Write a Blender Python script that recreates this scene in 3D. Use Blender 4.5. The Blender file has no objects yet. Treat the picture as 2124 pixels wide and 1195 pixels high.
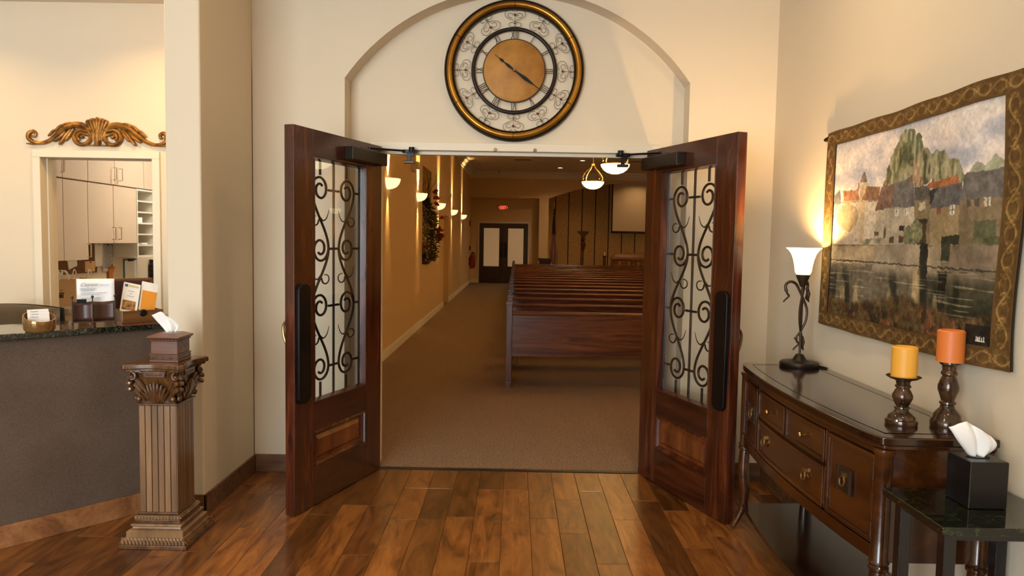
import bpy, bmesh, math, random
import numpy as np
from mathutils import Vector, Matrix
random.seed(7)
PI = math.pi
S = bpy.context.scene
COL = S.collection

# ---------------------------------------------------------------- camera
W_PX, F_PX = 2124.0, 1475.0
pitch, roll, yaw = .0652, .0171, -.0042
fw = Vector((math.sin(yaw)*math.cos(pitch), math.cos(yaw)*math.cos(pitch), -math.sin(pitch)))
rt0 = Vector((math.cos(yaw), -math.sin(yaw), 0)); up0 = rt0.cross(fw)
rt = math.cos(roll)*rt0 + math.sin(roll)*up0
up = -math.sin(roll)*rt0 + math.cos(roll)*up0
cam = bpy.data.cameras.new('camera'); cam.sensor_width = 36; cam.lens = F_PX*36/W_PX
cam.clip_start = .05; cam.clip_end = 200
co = bpy.data.objects.new('camera', cam); COL.objects.link(co)
M = Matrix((rt, up, -fw)).transposed().to_4x4(); M.translation = (.008, -4.678, 1.5385)
co.matrix_world = M
S.camera = co

# ---------------------------------------------------------------- world, daylight, exposure
wd = bpy.data.worlds.new('overcast_sky'); S.world = wd; wd.use_nodes = True
bg = wd.node_tree.nodes['Background']; bg.inputs[0].default_value = (.87, .94, 1, 1); bg.inputs[1].default_value = 14.5
S.view_settings.view_transform = 'Standard'; S.view_settings.look = 'None'
S.view_settings.exposure = 0.0; S.view_settings.gamma = 1.0; S.view_settings.use_curve_mapping = False
def area(name, loc, rot, sx, sy, power, col, portal=False, shape='RECTANGLE', spread=None):
    l = bpy.data.lights.new(name, 'AREA'); l.shape = shape; l.size = sx
    if shape == 'RECTANGLE': l.size_y = sy
    l.energy = power; l.color = col
    if spread: l.spread = spread
    if portal: l.cycles.is_portal = True
    o = bpy.data.objects.new(name, l); COL.objects.link(o); o.location = loc; o.rotation_euler = rot
    return o
# sky light enters through the glazed front of the lobby, behind the camera
area('window_daylight_portal', (-2.85, -7.98, 1.7), (PI/2, 0, 0), 3.7, 3.2, 1, (1, 1, 1), portal=True)

# ---------------------------------------------------------------- mesh helpers
class MB:
    def __init__(s): s.v = []; s.f = []
    def add(s, vs, fs):
        n = len(s.v); s.v += [tuple(p) for p in vs]; s.f += [tuple(i+n for i in f) for f in fs]; return s
    def box(s, x0, x1, y0, y1, z0, z1):
        return s.add([(x0,y0,z0),(x1,y0,z0),(x1,y1,z0),(x0,y1,z0),(x0,y0,z1),(x1,y0,z1),(x1,y1,z1),(x0,y1,z1)],
                     [(3,2,1,0),(4,5,6,7),(0,1,5,4),(1,2,6,5),(2,3,7,6),(3,0,4,7)])
    def cbox(s, c, d, M=None):
        a = [x/2 for x in d]; m = MB().box(-a[0],a[0],-a[1],a[1],-a[2],a[2])
        vs = [Vector(p) for p in m.v]
        if M is not None: vs = [M @ p for p in vs]
        return s.add([p+Vector(c) for p in vs], m.f)
    def prism(s, poly, d0, d1, fn=None):
        """poly: list of (a,b); extruded between d0 and d1; fn maps (a,b,d) to a point"""
        fn = fn or (lambda a,b,d: (a,b,d)); n = len(poly)
        vs = [fn(a,b,d0) for a,b in poly] + [fn(a,b,d1) for a,b in poly]
        fs = [tuple(range(n-1,-1,-1)), tuple(range(n,2*n))] + [(i,(i+1)%n,(i+1)%n+n,i+n) for i in range(n)]
        return s.add(vs, fs)
    def lathe(s, prof, n=24, c=(0,0,0), ax='Z', a0=0, a1=2*PI, squash=1):
        full = abs(a1-a0-2*PI) < 1e-6; m = n if full else n+1; vs = []
        for i in range(m):
            a = a0+(a1-a0)*i/n; ca, sa = math.cos(a), math.sin(a)*squash
            for r, z in prof:
                if ax == 'Z': p = (r*ca, r*sa, z)
                elif ax == 'Y': p = (r*ca, z, r*sa)
                else: p = (z, r*ca, r*sa)
                vs.append((p[0]+c[0], p[1]+c[1], p[2]+c[2]))
        k = len(prof); fs = []
        for i in range(n):
            j = (i+1) % m
            for t in range(k-1): fs.append((i*k+t, j*k+t, j*k+t+1, i*k+t+1))
        return s.add(vs, fs)
    def tube(s, pts, r, n=7, closed=False, flat=1.0):
        P = [Vector(p) for p in pts]; m = len(P)
        rs = list(r) if hasattr(r,'__len__') else [r]*m
        T = []
        for i in range(m):
            a = P[(i-1) % m] if (closed or i > 0) else P[i]; b = P[(i+1) % m] if (closed or i < m-1) else P[i]
            t = b-a; T.append(t.normalized() if t.length > 1e-9 else Vector((0,0,1)))
        nrm = T[0].orthogonal().normalized(); vs = []
        for i in range(m):
            nrm = nrm - T[i]*nrm.dot(T[i])
            nrm = nrm.normalized() if nrm.length > 1e-6 else T[i].orthogonal().normalized()
            b = T[i].cross(nrm)
            for k in range(n):
                a = 2*PI*k/n; vs.append(P[i]+(nrm*math.cos(a)*flat+b*math.sin(a))*rs[i])
        fs = []
        for i in range(m if closed else m-1):
            j = (i+1) % m
            for k in range(n): fs.append((i*n+k, i*n+(k+1)%n, j*n+(k+1)%n, j*n+k))
        if not closed: fs += [tuple(range(n-1,-1,-1)), tuple(range((m-1)*n, m*n))]
        return s.add(vs, fs)
    def ball(s, c, r, n=10, sc=(1,1,1)):
        m = max(5, n//2+1); prof = [(max(1e-4, math.sin(PI*i/m)), -math.cos(PI*i/m)) for i in range(m+1)]
        t = MB().lathe(prof, n); return s.add([(c[0]+x*r*sc[0], c[1]+y*r*sc[1], c[2]+z*r*sc[2]) for x,y,z in t.v], t.f)
    def grid(s, nu, nv, fn):
        vs = [fn(i/(nu-1), j/(nv-1)) for j in range(nv) for i in range(nu)]
        return s.add(vs, [(j*nu+i, j*nu+i+1, (j+1)*nu+i+1, (j+1)*nu+i) for j in range(nv-1) for i in range(nu-1)])
    def xf(s, M): s.v = [tuple(M @ Vector(p)) for p in s.v]; return s
    def mesh(s, name, mt, smooth=True, ang=38):
        me = bpy.data.meshes.new(name); me.from_pydata(s.v, [], s.f); me.update()
        bm = bmesh.new(); bm.from_mesh(me); bmesh.ops.recalc_face_normals(bm, faces=bm.faces); bm.to_mesh(me); bm.free()
        if mt: me.materials.append(mt)
        if smooth: me.shade_smooth(); me.set_sharp_from_angle(angle=math.radians(ang))
        return me
    def build(s, name, mt, parent=None, loc=(0,0,0), rot=(0,0,0), bevel=0, smooth=True, ang=38, solid=0):
        return obj(name, s.mesh(name, mt, smooth, ang), parent, loc, rot, bevel, solid)
def obj(name, me, parent=None, loc=(0,0,0), rot=(0,0,0), bevel=0, solid=0):
    o = bpy.data.objects.new(name, me); COL.objects.link(o); o.location = loc; o.rotation_euler = rot
    if parent: o.parent = parent
    if solid:
        m = o.modifiers.new('thickness','SOLIDIFY'); m.thickness = solid; m.offset = 0
    if bevel:
        m = o.modifiers.new('edge','BEVEL'); m.width = bevel; m.segments = 2; m.limit_method = 'ANGLE'; m.angle_limit = math.radians(40)
        m.harden_normals = True
    return o
def tag(o, label=None, cat=None, group=None, kind=None):
    if label: o['label'] = label
    if cat: o['category'] = cat
    if group: o['group'] = group
    if kind: o['kind'] = kind
    return o
def thing(name, loc, rz, label, cat, group=None, kind=None):
    o = bpy.data.objects.new(name, None); COL.objects.link(o); o.location = loc; o.rotation_euler = (0,0,rz); o.empty_display_size = .1
    return tag(o, label, cat, group, kind)
def struct(o, label, cat=None):
    o['kind'] = 'structure'; o['label'] = label
    return o
def copy_tree(o, parent=None):
    c = o.copy(); COL.objects.link(c); c.parent = parent
    for ch in list(o.children): copy_tree(ch, c)
    return c
def arc(c, r, a0, a1, n, fn): return [fn(c[0]+r*math.cos(a0+(a1-a0)*i/n), c[1]+r*math.sin(a0+(a1-a0)*i/n)) for i in range(n+1)]
def spline(pts, per=6):
    """Catmull-Rom through pts"""
    P = [Vector(p) for p in pts]; out = []
    for i in range(len(P)-1):
        a, b, c, d = P[max(i-1,0)], P[i], P[i+1], P[min(i+2,len(P)-1)]
        for k in range(per):
            t = k/per; out.append(.5*((2*b)+(c-a)*t+(2*a-5*b+4*c-d)*t*t+(3*b-3*c+d-a)*t**3))
    out.append(P[-1]); return out
def text_part(name, body, size, mt, parent, Mx, shear=0, align='LEFT', ext=.0004):
    cu = bpy.data.curves.new(name, 'FONT'); cu.body = body; cu.size = size; cu.shear = shear; cu.align_x = align; cu.extrude = ext; cu.resolution_u = 4
    t = bpy.data.objects.new(name, cu); COL.objects.link(t)
    bpy.context.view_layer.update()
    me = bpy.data.meshes.new_from_object(t.evaluated_get(bpy.context.evaluated_depsgraph_get()))
    bpy.data.objects.remove(t); bpy.data.curves.remove(cu); me.name = name
    me.materials.clear(); me.materials.append(mt); me.transform(Mx)
    return obj(name, me, parent)
def basis(o, x, y, z):
    m = Matrix((Vector(x), Vector(y), Vector(z))).transposed().to_4x4(); m.translation = o; return m

# ---------------------------------------------------------------- materials
def srgb(r, g, b):
    def c(u):
        u /= 255.; return u/12.92 if u <= .04045 else ((u+.055)/1.055)**2.4
    return (c(r), c(g), c(b), 1)
class NT:
    def __init__(s, name):
        s.m = bpy.data.materials.new(name); s.m.use_nodes = True; s.t = s.m.node_tree; s.b = s.t.nodes['Principled BSDF']
    def n(s, k, **kw):
        x = s.t.nodes.new(k)
        for a, v in kw.items(): setattr(x, a, v)
        return x
    def l(s, a, b): s.t.links.new(a, b)
    def coord(s, scale=(1,1,1), rand=False, rot=(0,0,0)):
        tc = s.n('ShaderNodeTexCoord'); mp = s.n('ShaderNodeMapping'); mp.inputs['Scale'].default_value = scale; mp.inputs['Rotation'].default_value = rot
        s.l(tc.outputs['Object'], mp.inputs['Vector'])
        if rand:
            oi = s.n('ShaderNodeObjectInfo'); mu = s.n('ShaderNodeVectorMath', operation='SCALE'); mu.inputs[0].default_value = (37, 91, 53)
            s.l(oi.outputs['Random'], mu.inputs['Scale']); s.l(mu.outputs[0], mp.inputs['Location']); s.oi = oi
        return mp.outputs[0]
    def noise(s, v, scale, detail=3, rough=.55, dist=0):
        x = s.n('ShaderNodeTexNoise'); x.inputs['Scale'].default_value = scale; x.inputs['Detail'].default_value = detail
        x.inputs['Roughness'].default_value = rough; x.inputs['Distortion'].default_value = dist; s.l(v, x.inputs['Vector']); return x.outputs['Fac']
    def ramp(s, f, stops):
        r = s.n('ShaderNodeValToRGB'); e = r.color_ramp.elements
        e[0].position, e[0].color = stops[0]; e[1].position, e[1].color = stops[-1]
        for p, c in stops[1:-1]: x = e.new(p); x.color = c
        s.l(f, r.inputs['Fac']); return r.outputs['Color']
    def mix(s, f, a, b, mode='MIX'):
        x = s.n('ShaderNodeMix', data_type='RGBA', blend_type=mode)
        for i, v in ((0,f),(6,a),(7,b)):
            if hasattr(v,'is_output') : s.l(v, x.inputs[i])
            elif v is not None: x.inputs[i].default_value = v
        return x.outputs[2]
    def bump(s, h, strength, dist=.002):
        x = s.n('ShaderNodeBump'); x.inputs['Strength'].default_value = strength; x.inputs['Distance'].default_value = dist
        s.l(h, x.inputs['Height']); s.l(x.outputs[0], s.b.inputs['Normal'])
    def col(s, c): s.l(c, s.b.inputs['Base Color'])
    def p(s, **k):
        for a, v in k.items(): s.b.inputs[a.replace('_',' ')].default_value = v
        return s
def plain(name, c, rough=.5, metal=0, c2=None, nscale=6, bump=0, bscale=200, coat=0, spec=.5, stretch=(1,1,1), rand=False):
    k = NT(name); k.p(Base_Color=c, Roughness=rough, Metallic=metal, Coat_Weight=coat)
    k.b.inputs['Specular IOR Level'].default_value = spec
    if c2 or bump or rand: v = k.coord(stretch, rand)
    if c2: k.col(k.ramp(k.noise(v, nscale, 4), [(.35,c),(.68,c2)]))
    if bump: k.bump(k.noise(v, bscale, 2), bump)
    return k.m
def wood(name, dark, mid, light, rough=.3, along='Z', scale=1, coat=.25, rand=True, bump=.08, var=.0, contrast=1, coarse=False):
    k = NT(name); sx = {'X':(.09,1,1),'Y':(1,.09,1),'Z':(1,1,.09)}[along]
    v = k.coord(tuple(a*scale for a in sx), rand)
    a = k.noise(v, 14 if not coarse else 7, 5, .6, 1.6); g = k.noise(v, 90, 2, .5, .3)
    c = k.ramp(a, [(.5-.2*contrast,dark),(.5,mid),(.5+.22*contrast,light)])
    c = k.mix(.22, c, k.ramp(g, [(.3,(.25,.25,.25,1)),(.6,(1,1,1,1))]), 'MULTIPLY')
    if var:
        h = k.n('ShaderNodeHueSaturation'); mr = k.n('ShaderNodeMapRange'); mr.inputs[3].default_value = 1-var; mr.inputs[4].default_value = 1+var*.8
        if not rand: k.coord((1,1,1), True)
        k.l(k.oi.outputs['Random'], mr.inputs[0]); k.l(mr.outputs[0], h.inputs['Value']); k.l(c, h.inputs['Color'])
        mh = k.n('ShaderNodeMapRange'); mh.inputs[3].default_value = .494; mh.inputs[4].default_value = .508
        ml = k.n('ShaderNodeMath', operation='MULTIPLY'); ml.inputs[1].default_value = 7.31; fr = k.n('ShaderNodeMath', operation='FRACT')
        k.l(k.oi.outputs['Random'], ml.inputs[0]); k.l(ml.outputs[0], fr.inputs[0]); k.l(fr.outputs[0], mh.inputs[0]); k.l(mh.outputs[0], h.inputs['Hue'])
        c = h.outputs['Color']
    k.col(c); k.p(Roughness=rough, Coat_Weight=coat, Coat_Roughness=.12)
    if bump: k.bump(g, bump, .001)
    return k.m
def emit(name, c, s, base=(.8,.8,.8,1)):
    k = NT(name); k.p(Base_Color=base, Roughness=.4); k.b.inputs['Emission Color'].default_value = c; k.b.inputs['Emission Strength'].default_value = s
    return k.m
def paint(name, c):
    k = NT(name); v = k.coord(); k.p(Base_Color=c, Roughness=.75); k.b.inputs['Specular IOR Level'].default_value = .25
    k.bump(k.noise(v, 90, 3), .12, .002); return k.m
def granite(name, base, specks, rough=.08):
    k = NT(name); v = k.coord(); c = base
    for i, (col, sc, lo) in enumerate(specks):
        c = k.mix(k.ramp(k.noise(v, sc, 3, .6, .8), [(lo,(0,0,0,1)),(lo+.06,(1,1,1,1))]), c, col)
    k.col(c); k.p(Roughness=rough, Coat_Weight=.3, Coat_Roughness=.03); return k.m
def thin_glass(name):
    k = NT(name); nt = k.t; nt.nodes.remove(k.b); out = nt.nodes['Material Output']
    lw = k.n('ShaderNodeLayerWeight'); pw = k.n('ShaderNodeMath', operation='POWER'); pw.inputs[1].default_value = 4.5; k.l(lw.outputs['Facing'], pw.inputs[0])
    fr = k.n('ShaderNodeMath', operation='MULTIPLY_ADD'); fr.inputs[1].default_value = .9; fr.inputs[2].default_value = .06; k.l(pw.outputs[0], fr.inputs[0])
    tr = k.n('ShaderNodeBsdfTransparent'); tr.inputs[0].default_value = (.98,.99,.985,1); gl = k.n('ShaderNodeBsdfGlossy'); gl.inputs['Roughness'].default_value = 0
    mx = k.n('ShaderNodeMixShader'); k.l(fr.outputs[0], mx.inputs[0]); k.l(tr.outputs[0], mx.inputs[1]); k.l(gl.outputs[0], mx.inputs[2]); k.l(mx.outputs[0], out.inputs[0])
    return k.m
def vcol(name, rough=.9, bscale=400, bump=.15):
    k = NT(name); a = k.n('ShaderNodeVertexColor'); a.layer_name = 'print'; k.col(a.outputs[0]); k.p(Roughness=rough)
    k.b.inputs['Specular IOR Level'].default_value = .15
    k.bump(k.noise(k.coord(), bscale, 2), bump); return k.m
def set_colors(me, cols):
    at = me.color_attributes.new('print', 'FLOAT_COLOR', 'POINT'); at.data.foreach_set('color', np.asarray(cols, dtype=np.float32).ravel())

m_wall = paint('cream_wall_paint', srgb(221, 206, 181))
m_wall_ch = paint('chapel_wall_paint', srgb(222, 192, 146))
m_white = paint('white_trim_paint', srgb(232, 226, 212))
m_ceil = paint('ceiling_paint', srgb(225, 214, 196))
m_frame = plain('cream_metal_frame', srgb(226, 214, 190), .45)
def plank_wood():
    k = NT('oak_plank'); v = k.coord((1,.22,1), True); v2 = k.coord((1,.05,1), True)
    a = k.noise(v, 9, 5, .62, 2.2); g = k.noise(v2, 110, 3, .55, .4); kn = k.noise(v, 3.2, 2, .5, .5)
    c = k.ramp(a, [(.30,srgb(74,42,17)),(.48,srgb(124,75,33)),(.70,srgb(156,101,48))])
    c = k.mix(.30, c, k.ramp(g, [(.32,(.30,.27,.25,1)),(.62,(1,1,1,1))]), 'MULTIPLY')
    c = k.mix(k.ramp(kn, [(.62,(0,0,0,1)),(.78,(.75,.75,.75,1))]), c, srgb(58,34,18))
    h = k.n('ShaderNodeHueSaturation'); mr = k.n('ShaderNodeMapRange'); mr.inputs[3].default_value = .52; mr.inputs[4].default_value = 1.42
    k.l(k.oi.outputs['Random'], mr.inputs[0]); k.l(mr.outputs[0], h.inputs['Value']); k.l(c, h.inputs['Color'])
    k.col(h.outputs['Color']); k.p(Roughness=.30, Coat_Weight=.2, Coat_Roughness=.15); k.bump(g, .18, .001); return k.m
m_plank = plank_wood()
m_base = wood('stained_baseboard', srgb(78,50,28), srgb(112,76,46), srgb(138,98,62), .45, 'X', 1, .05)
m_mahog = wood('mahogany_door', srgb(26,9,4), srgb(72,31,15), srgb(116,58,28), .26, 'Z', .9, .3, contrast=1.2)
m_mahog_h = wood('mahogany_rail', srgb(28,10,5), srgb(64,27,13), srgb(94,45,23), .26, 'X', .9, .3)
m_panelw = wood('mahogany_panel', srgb(60,24,8), srgb(112,58,24), srgb(140,84,38), .32, 'Z', .6, .15, coarse=True)
m_pew = wood('pew_wood', srgb(54,24,9), srgb(98,49,22), srgb(122,66,32), .26, 'X', .7, .3)
m_console = wood('console_walnut', srgb(24,10,3), srgb(66,33,10), srgb(98,57,21), .18, 'Y', .5, .5, contrast=1.3, coarse=True)
m_ctop = wood('console_top', srgb(20,9,4), srgb(42,21,9), srgb(58,31,14), .14, 'Y', .6, .6)
m_ped = wood('pedestal_wood', srgb(74,48,28), srgb(122,88,54), srgb(150,114,74), .33, 'Z', .6, .3, coarse=True)
m_pedd = wood('pedestal_carving', srgb(52,29,12), srgb(86,54,26), srgb(112,76,40), .24, 'Z', 1, .4)
m_tissue_w = wood('tissue_box_wood', srgb(68,32,16), srgb(104,58,32), srgb(128,78,46), .3, 'X', 1, .3)
m_gold = plain('antique_gold', srgb(168,116,46), .42, .6, srgb(96,60,22), 22, .35, 70)
m_goldrim = plain('clock_gold_leaf', srgb(192,138,52), .28, .8, srgb(150,98,34), 5, .1, 40)
m_dial = plain('clock_dial', srgb(186,132,58), .55, .25, srgb(150,98,36), 7)
m_iron = plain('wrought_iron', srgb(46,38,32), .42, .7, bump=.2, bscale=120)
m_bronze = plain('bronze_iron', srgb(70,54,40), .45, .6)
m_black = plain('black_metal', srgb(20,19,19), .35, .5)
m_closer = plain('dark_bronze_box', srgb(58,50,42), .32, .7)
m_brass = plain('aged_brass', srgb(150,118,72), .32, .9)
m_glass = thin_glass('clear_pane')
m_granite = granite('dark_green_granite', srgb(30,31,26), [(srgb(78,72,50),60,.55),(srgb(110,112,100),95,.62),(srgb(16,17,15),40,.56)])
m_granite2 = granite('black_green_granite', srgb(13,17,12), [(srgb(44,56,26),55,.58),(srgb(92,98,52),85,.66)])
m_paper = plain('white_paper', srgb(240,240,240), .8)
m_tissue = plain('white_tissue', srgb(246,243,238), .95)
m_ink = plain('grey_ink', srgb(128,128,136), .8)
m_leather = plain('black_leather', srgb(58,46,32), .34, 0, srgb(80,64,44), 5, .2, 150)
m_brownleather = plain('brown_leather', srgb(66,40,30), .35, 0, bump=.2, bscale=200)
m_lam = plain('beige_laminate', srgb(208,188,164), .5)
m_kraft = plain('kraft_paper', srgb(222,186,144), .85)
# ================================================================ ROOM SHELL
YF, YR = -.09, .06            # lobby back wall: front plane and recessed plane
XR, XC, XL = 1.644, -1.685, -5.5
YB = -8.0; ZC = 3.6; ZR = 3.0
NX, PX, CX1 = -1.659, 1.644, 10.9      # chapel left wall, ...
CEND = 20.95; CZ = 4.03

# ---- lobby floor: slab + single planks
fl = MB().box(XL-.1, XR+.1, YB-.1, .0, -.15, -.014).build('floor', m_plank)
struct(fl, 'warm brown oak plank floor of the lobby')
PWD = .155; plank_meshes = {}
def plank_mesh(L):
    if L not in plank_meshes:
        w, l, c = PWD/2-.0007, L/2-.0007, .0016
        vs = []
        for z, d in ((-.013, 0), (-c, 0), (0, c)): vs += [(-w+d,-l+d,z),(w-d,-l+d,z),(w-d,l-d,z),(-w+d,l-d,z)]
        fs = [(8,9,10,11)]
        for k in (0,4): fs += [(k+i, k+(i+1)%4, k+4+(i+1)%4, k+4+i) for i in range(4)]
        plank_meshes[L] = MB().add(vs, fs).mesh('plank', m_plank, smooth=False)
    return plank_meshes[L]
rp = random.Random(11); near = []
i0 = math.floor((XL-.1125)/PWD); i1 = math.ceil((XR-.1125)/PWD)
for i in range(i0, i1+1):
    x = .1125+(i+.5)*PWD; y = -.002-rp.choice([0,.0])
    if x > XR+.05: continue
    first = True
    while y > YB:
        L = rp.choice([.35,.5,.65,.8,1.0,1.2])
        if first: L = rp.choice([.35,.5,.65,.8]); first = False
        d = math.hypot(x+.1, y+.6); near.append((d, x, y-L/2, L)); y -= L
near.sort()
vis = [q for q in near if abs(q[1]) < 3.2 and q[2] > -3.4]; rest = [q for q in near if q not in vis]
if len(vis) > 295: rest += vis[295:]; vis = vis[:295]
for d, x, y, L in vis: obj('plank', plank_mesh(L), fl, (x, y, 0))
mb = MB()
for d, x, y, L in rest:
    me = plank_mesh(L); mb.add([(v.co.x+x, v.co.y+y, v.co.z) for v in me.vertices], [tuple(p.vertices) for p in me.polygons])
o = mb.build('plank_field', m_plank, fl, smooth=False); o['kind'] = 'stuff'

# ---- lobby back wall with arched recess
zc, Ra = 1.79, 1.339; a0 = math.acos(1.096/Ra)
arch = [(Ra*math.cos(a0+(PI-2*a0)*i/40), zc+Ra*math.sin(a0+(PI-2*a0)*i/40)) for i in range(41)]
poly = [(XC,0),(XC,ZC),(XR,ZC),(XR,0),(1.096,0)] + arch + [(-1.096,0)]
struct(MB().prism(poly, YF, YR, lambda a,b,d: (a,d,b)).build('wall_back', m_wall, ang=25), 'cream lobby wall with an arched recess around the double doors')
poly = [(-1.3,0),(-1.3,ZC),(1.3,ZC),(1.3,0),(.935,0),(.935,2.155),(-.935,2.155),(-.935,0)]
struct(MB().prism(poly, YR, .2, lambda a,b,d: (a,d,b)).build('wall_recess', m_wall), 'cream wall inside the arched recess holding the clock')
struct(MB().box(XR, XR+.15, YB, .2, 0, ZC).build('wall_right', m_wall), 'cream side wall carrying the tapestry above the console table')
struct(MB().box(-1.876, XC, -.845, YF, 0, ZC).build('wall_pier', m_wall, bevel=.012), 'cream wall stub between the reception and the double doors')
# reception back wall with doorway
DX0, DX1, DZ = -3.047, -2.322, 2.032
poly = [(XL,0),(XL,ZC),(-1.80,ZC),(-1.80,0),(DX1,0),(DX1,DZ),(DX0,DZ),(DX0,0)]
struct(MB().prism(poly, YF, .04, lambda a,b,d: (a,d,b)).build('wall_reception', m_wall), 'cream reception wall pierced by the office doorway')
fr = MB()
fr.box(DX0-.045, DX0+.004, YF-.018, .055, 0, DZ-.006).box(DX1-.004, DX1+.045, YF-.018, .055, 0, DZ-.006).box(DX0-.045, DX1+.045, YF-.018, .055, DZ-.006, DZ+.04)
fr.box(DX0+.004, DX0+.014, -.045, .0, 0, DZ-.006)
struct(fr.build('trim_1', m_frame, bevel=.003), 'cream metal frame around the office doorway')
struct(MB().box(XL-.15, XL, YB, .2, 0, ZC).build('wall_left', m_wall), 'cream far side wall of the lobby')
struct(MB().box(XL-.15, XR+.15, YB-.1, .2, ZC, ZC+.1).build('ceiling', m_ceil), 'pale lobby ceiling')
struct(MB().box(XL, -1.876, -2.7, YF, ZR, ZC).build('ceiling_reception', m_ceil), 'lowered pale ceiling over the reception')
# rear wall with glazed front behind the viewer
rw = MB().box(XL, -4.7, YB-.12, YB, 0, ZC).box(-1.0, XR, YB-.12, YB, 0, ZC).box(-4.7, -1.0, YB-.12, YB, 0, .1).box(-4.7, -1.0, YB-.12, YB, 3.3, ZC)
struct(rw.build('wall_front', m_wall), 'cream front wall of the lobby with wide windows')
wf = MB()
for x in (-4.7, -3.48, -2.25, -1.06): wf.box(x, x+.06, YB-.1, YB-.03, .1, 3.3)
wf.box(-4.64, -1.06, YB-.1, YB-.03, .1, .16).box(-4.64, -1.06, YB-.1, YB-.03, 3.24, 3.3)
w1 = struct(wf.build('window_1', m_closer), 'wide dark framed front window of the lobby')
MB().box(-4.68, -1.02, YB-.07, YB-.064, .12, 3.28).build('pane', m_glass, w1)
# baseboards
BH = .118
struct(MB().box(XC, -1.096, YF-.013, YF, 0, BH).build('baseboard_back_left', m_base, bevel=.003), 'brown wooden baseboard on the back wall beside the pier')
struct(MB().box(1.096, XR, YF-.013, YF, 0, BH).build('baseboard_back_right', m_base, bevel=.003), 'brown wooden baseboard on the back wall behind the console table')
pb = MB().box(XC, XC+.013, -.858, YF-.013, 0, BH).box(-1.876, XC+.013, -.858, -.845, 0, BH)
struct(pb.build('baseboard_pier', m_base, bevel=.003), 'brown wooden baseboard wrapping the wall stub')
struct(MB().box(XR-.013, XR, YB, YF-.013, 0, BH).build('baseboard_right', m_base, bevel=.003), 'brown wooden baseboard along the tapestry wall')
# door frame of the double doors
fr = MB()
fr.box(-.957, -.905, .035, .215, 0, 2.128).box(.905, .957, .035, .215, 0, 2.128).box(-.957, .957, .035, .215, 2.128, 2.18)
fr.box(-.905, .905, .09, .13, 2.105, 2.128)
struct(fr.build('trim_2', m_frame, bevel=.003), 'cream painted frame of the double doors')
struct(MB().box(-.93, .93, .0, .045, -.012, .004).build('trim_3', m_black, bevel=.002), 'dark metal threshold strip between planks and carpet')

# ---- chapel shell
def carpet():
    k = NT('chapel_carpet'); v = k.coord(); n1 = k.noise(v, 70, 3, .6, .6); n2 = k.noise(v, 1.2, 2)
    w = k.n('ShaderNodeTexWave'); w.inputs['Scale'].default_value = 26; w.inputs['Distortion'].default_value = 9; w.inputs['Detail'].default_value = 2; k.l(v, w.inputs['Vector'])
    c = k.ramp(n1, [(.35,srgb(116,98,82)),(.65,srgb(164,142,122))])
    c = k.mix(.35, c, k.ramp(w.outputs['Fac'], [(.2,srgb(92,76,62)),(.8,srgb(172,150,130))]))
    k.col(c); k.p(Roughness=.97); k.b.inputs['Specular IOR Level'].default_value = .05
    k.bump(w.outputs['Fac'], .5, .004); return k.m
m_carpet = carpet()
struct(MB().box(NX-.5, CX1+.1, .0, 25.2, -.15, 0).build('floor_chapel', m_carpet), 'brown patterned carpet of the chapel')
# chapel left wall with niche and side doorway (openings cut by building the wall in bays)
NY0, NY1, NZ0, NZ1 = 8.0, 9.35, 1.10, 2.86
SY0, SY1, SZ = 11.8, 13.0, 2.12
T = .35
wl = MB()
wl.box(NX-T, NX, .2, NY0, 0, CZ).box(NX-T, NX, NY0, NY1, 0, NZ0).box(NX-T, NX, NY0, NY1, NZ1, CZ).box(NX-T-.02, NX-T+.02, NY0, NY1, NZ0, NZ1)
wl.box(NX-T, NX, NY1, SY0, 0, CZ).box(NX-T, NX, SY0, SY1, SZ, CZ).box(NX-T, NX, SY1, 21.8, 0, CZ)
struct(wl.build('wall_chapel_left', m_wall_ch, smooth=False), 'long cream chapel wall with sconces and flower niche')
struct(MB().box(NX-T-.06, NX-T+.0, SY0-.2, SY1+.2, 0, SZ+.1).build('wall_side_passage', m_wall_ch), 'plain wall closing the side doorway of the chapel')
bb = MB()
for y0, y1 in ((.2, SY0), (SY1, CEND)): bb.box(NX, NX+.016, y0, y1, 0, .10).box(NX, NX+.010, y0, y1, .10, .125)
struct(bb.build('baseboard_chapel_left', m_white, bevel=.003), 'white baseboard along the chapel wall')
# crown moulding profile
def crown(mb, p0, p1, inx, iny):
    prof = [(0,-.24),(.02,-.24),(.03,-.19),(.07,-.15),(.10,-.08),(.16,-.05),(.17,0),(0,0)]
    for i in range(len(prof)):
        (a,b),(c,d) = prof[i], prof[(i+1) % len(prof)]
        mb.add([(p0[0]+inx*a,p0[1]+iny*a,CZ+b),(p1[0]+inx*a,p1[1]+iny*a,CZ+b),(p1[0]+inx*c,p1[1]+iny*c,CZ+d),(p0[0]+inx*c,p0[1]+iny*c,CZ+d)], [(0,1,2,3)])
cm = MB(); crown(cm, (NX,.2), (NX,CEND), 1, 0); crown(cm, (NX,CEND), (CX1,CEND), 0, -1)
struct(cm.build('trim_4', m_white), 'white crown moulding at the chapel ceiling')
struct(MB().box(NX-.5, CX1+.1, .06, 25.2, CZ, CZ+.1).build('ceiling_chapel', m_ceil), 'pale chapel ceiling')
struct(MB().box(CX1, CX1+.1, .06, 25.2, 0, CZ).build('wall_chapel_right', m_wall_ch), 'cream right wall of the chapel')
struct(MB().box(XR+.15, CX1, .06, .2, 0, CZ).box(NX-.2, CX1, .06, .2, ZC, CZ).box(-1.76,-1.3,.06,.2,0,ZC).box(1.3,XR+.15,.06,.2,0,ZC).build('wall_chapel_rear', m_wall_ch), 'cream rear wall of the chapel')
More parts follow.
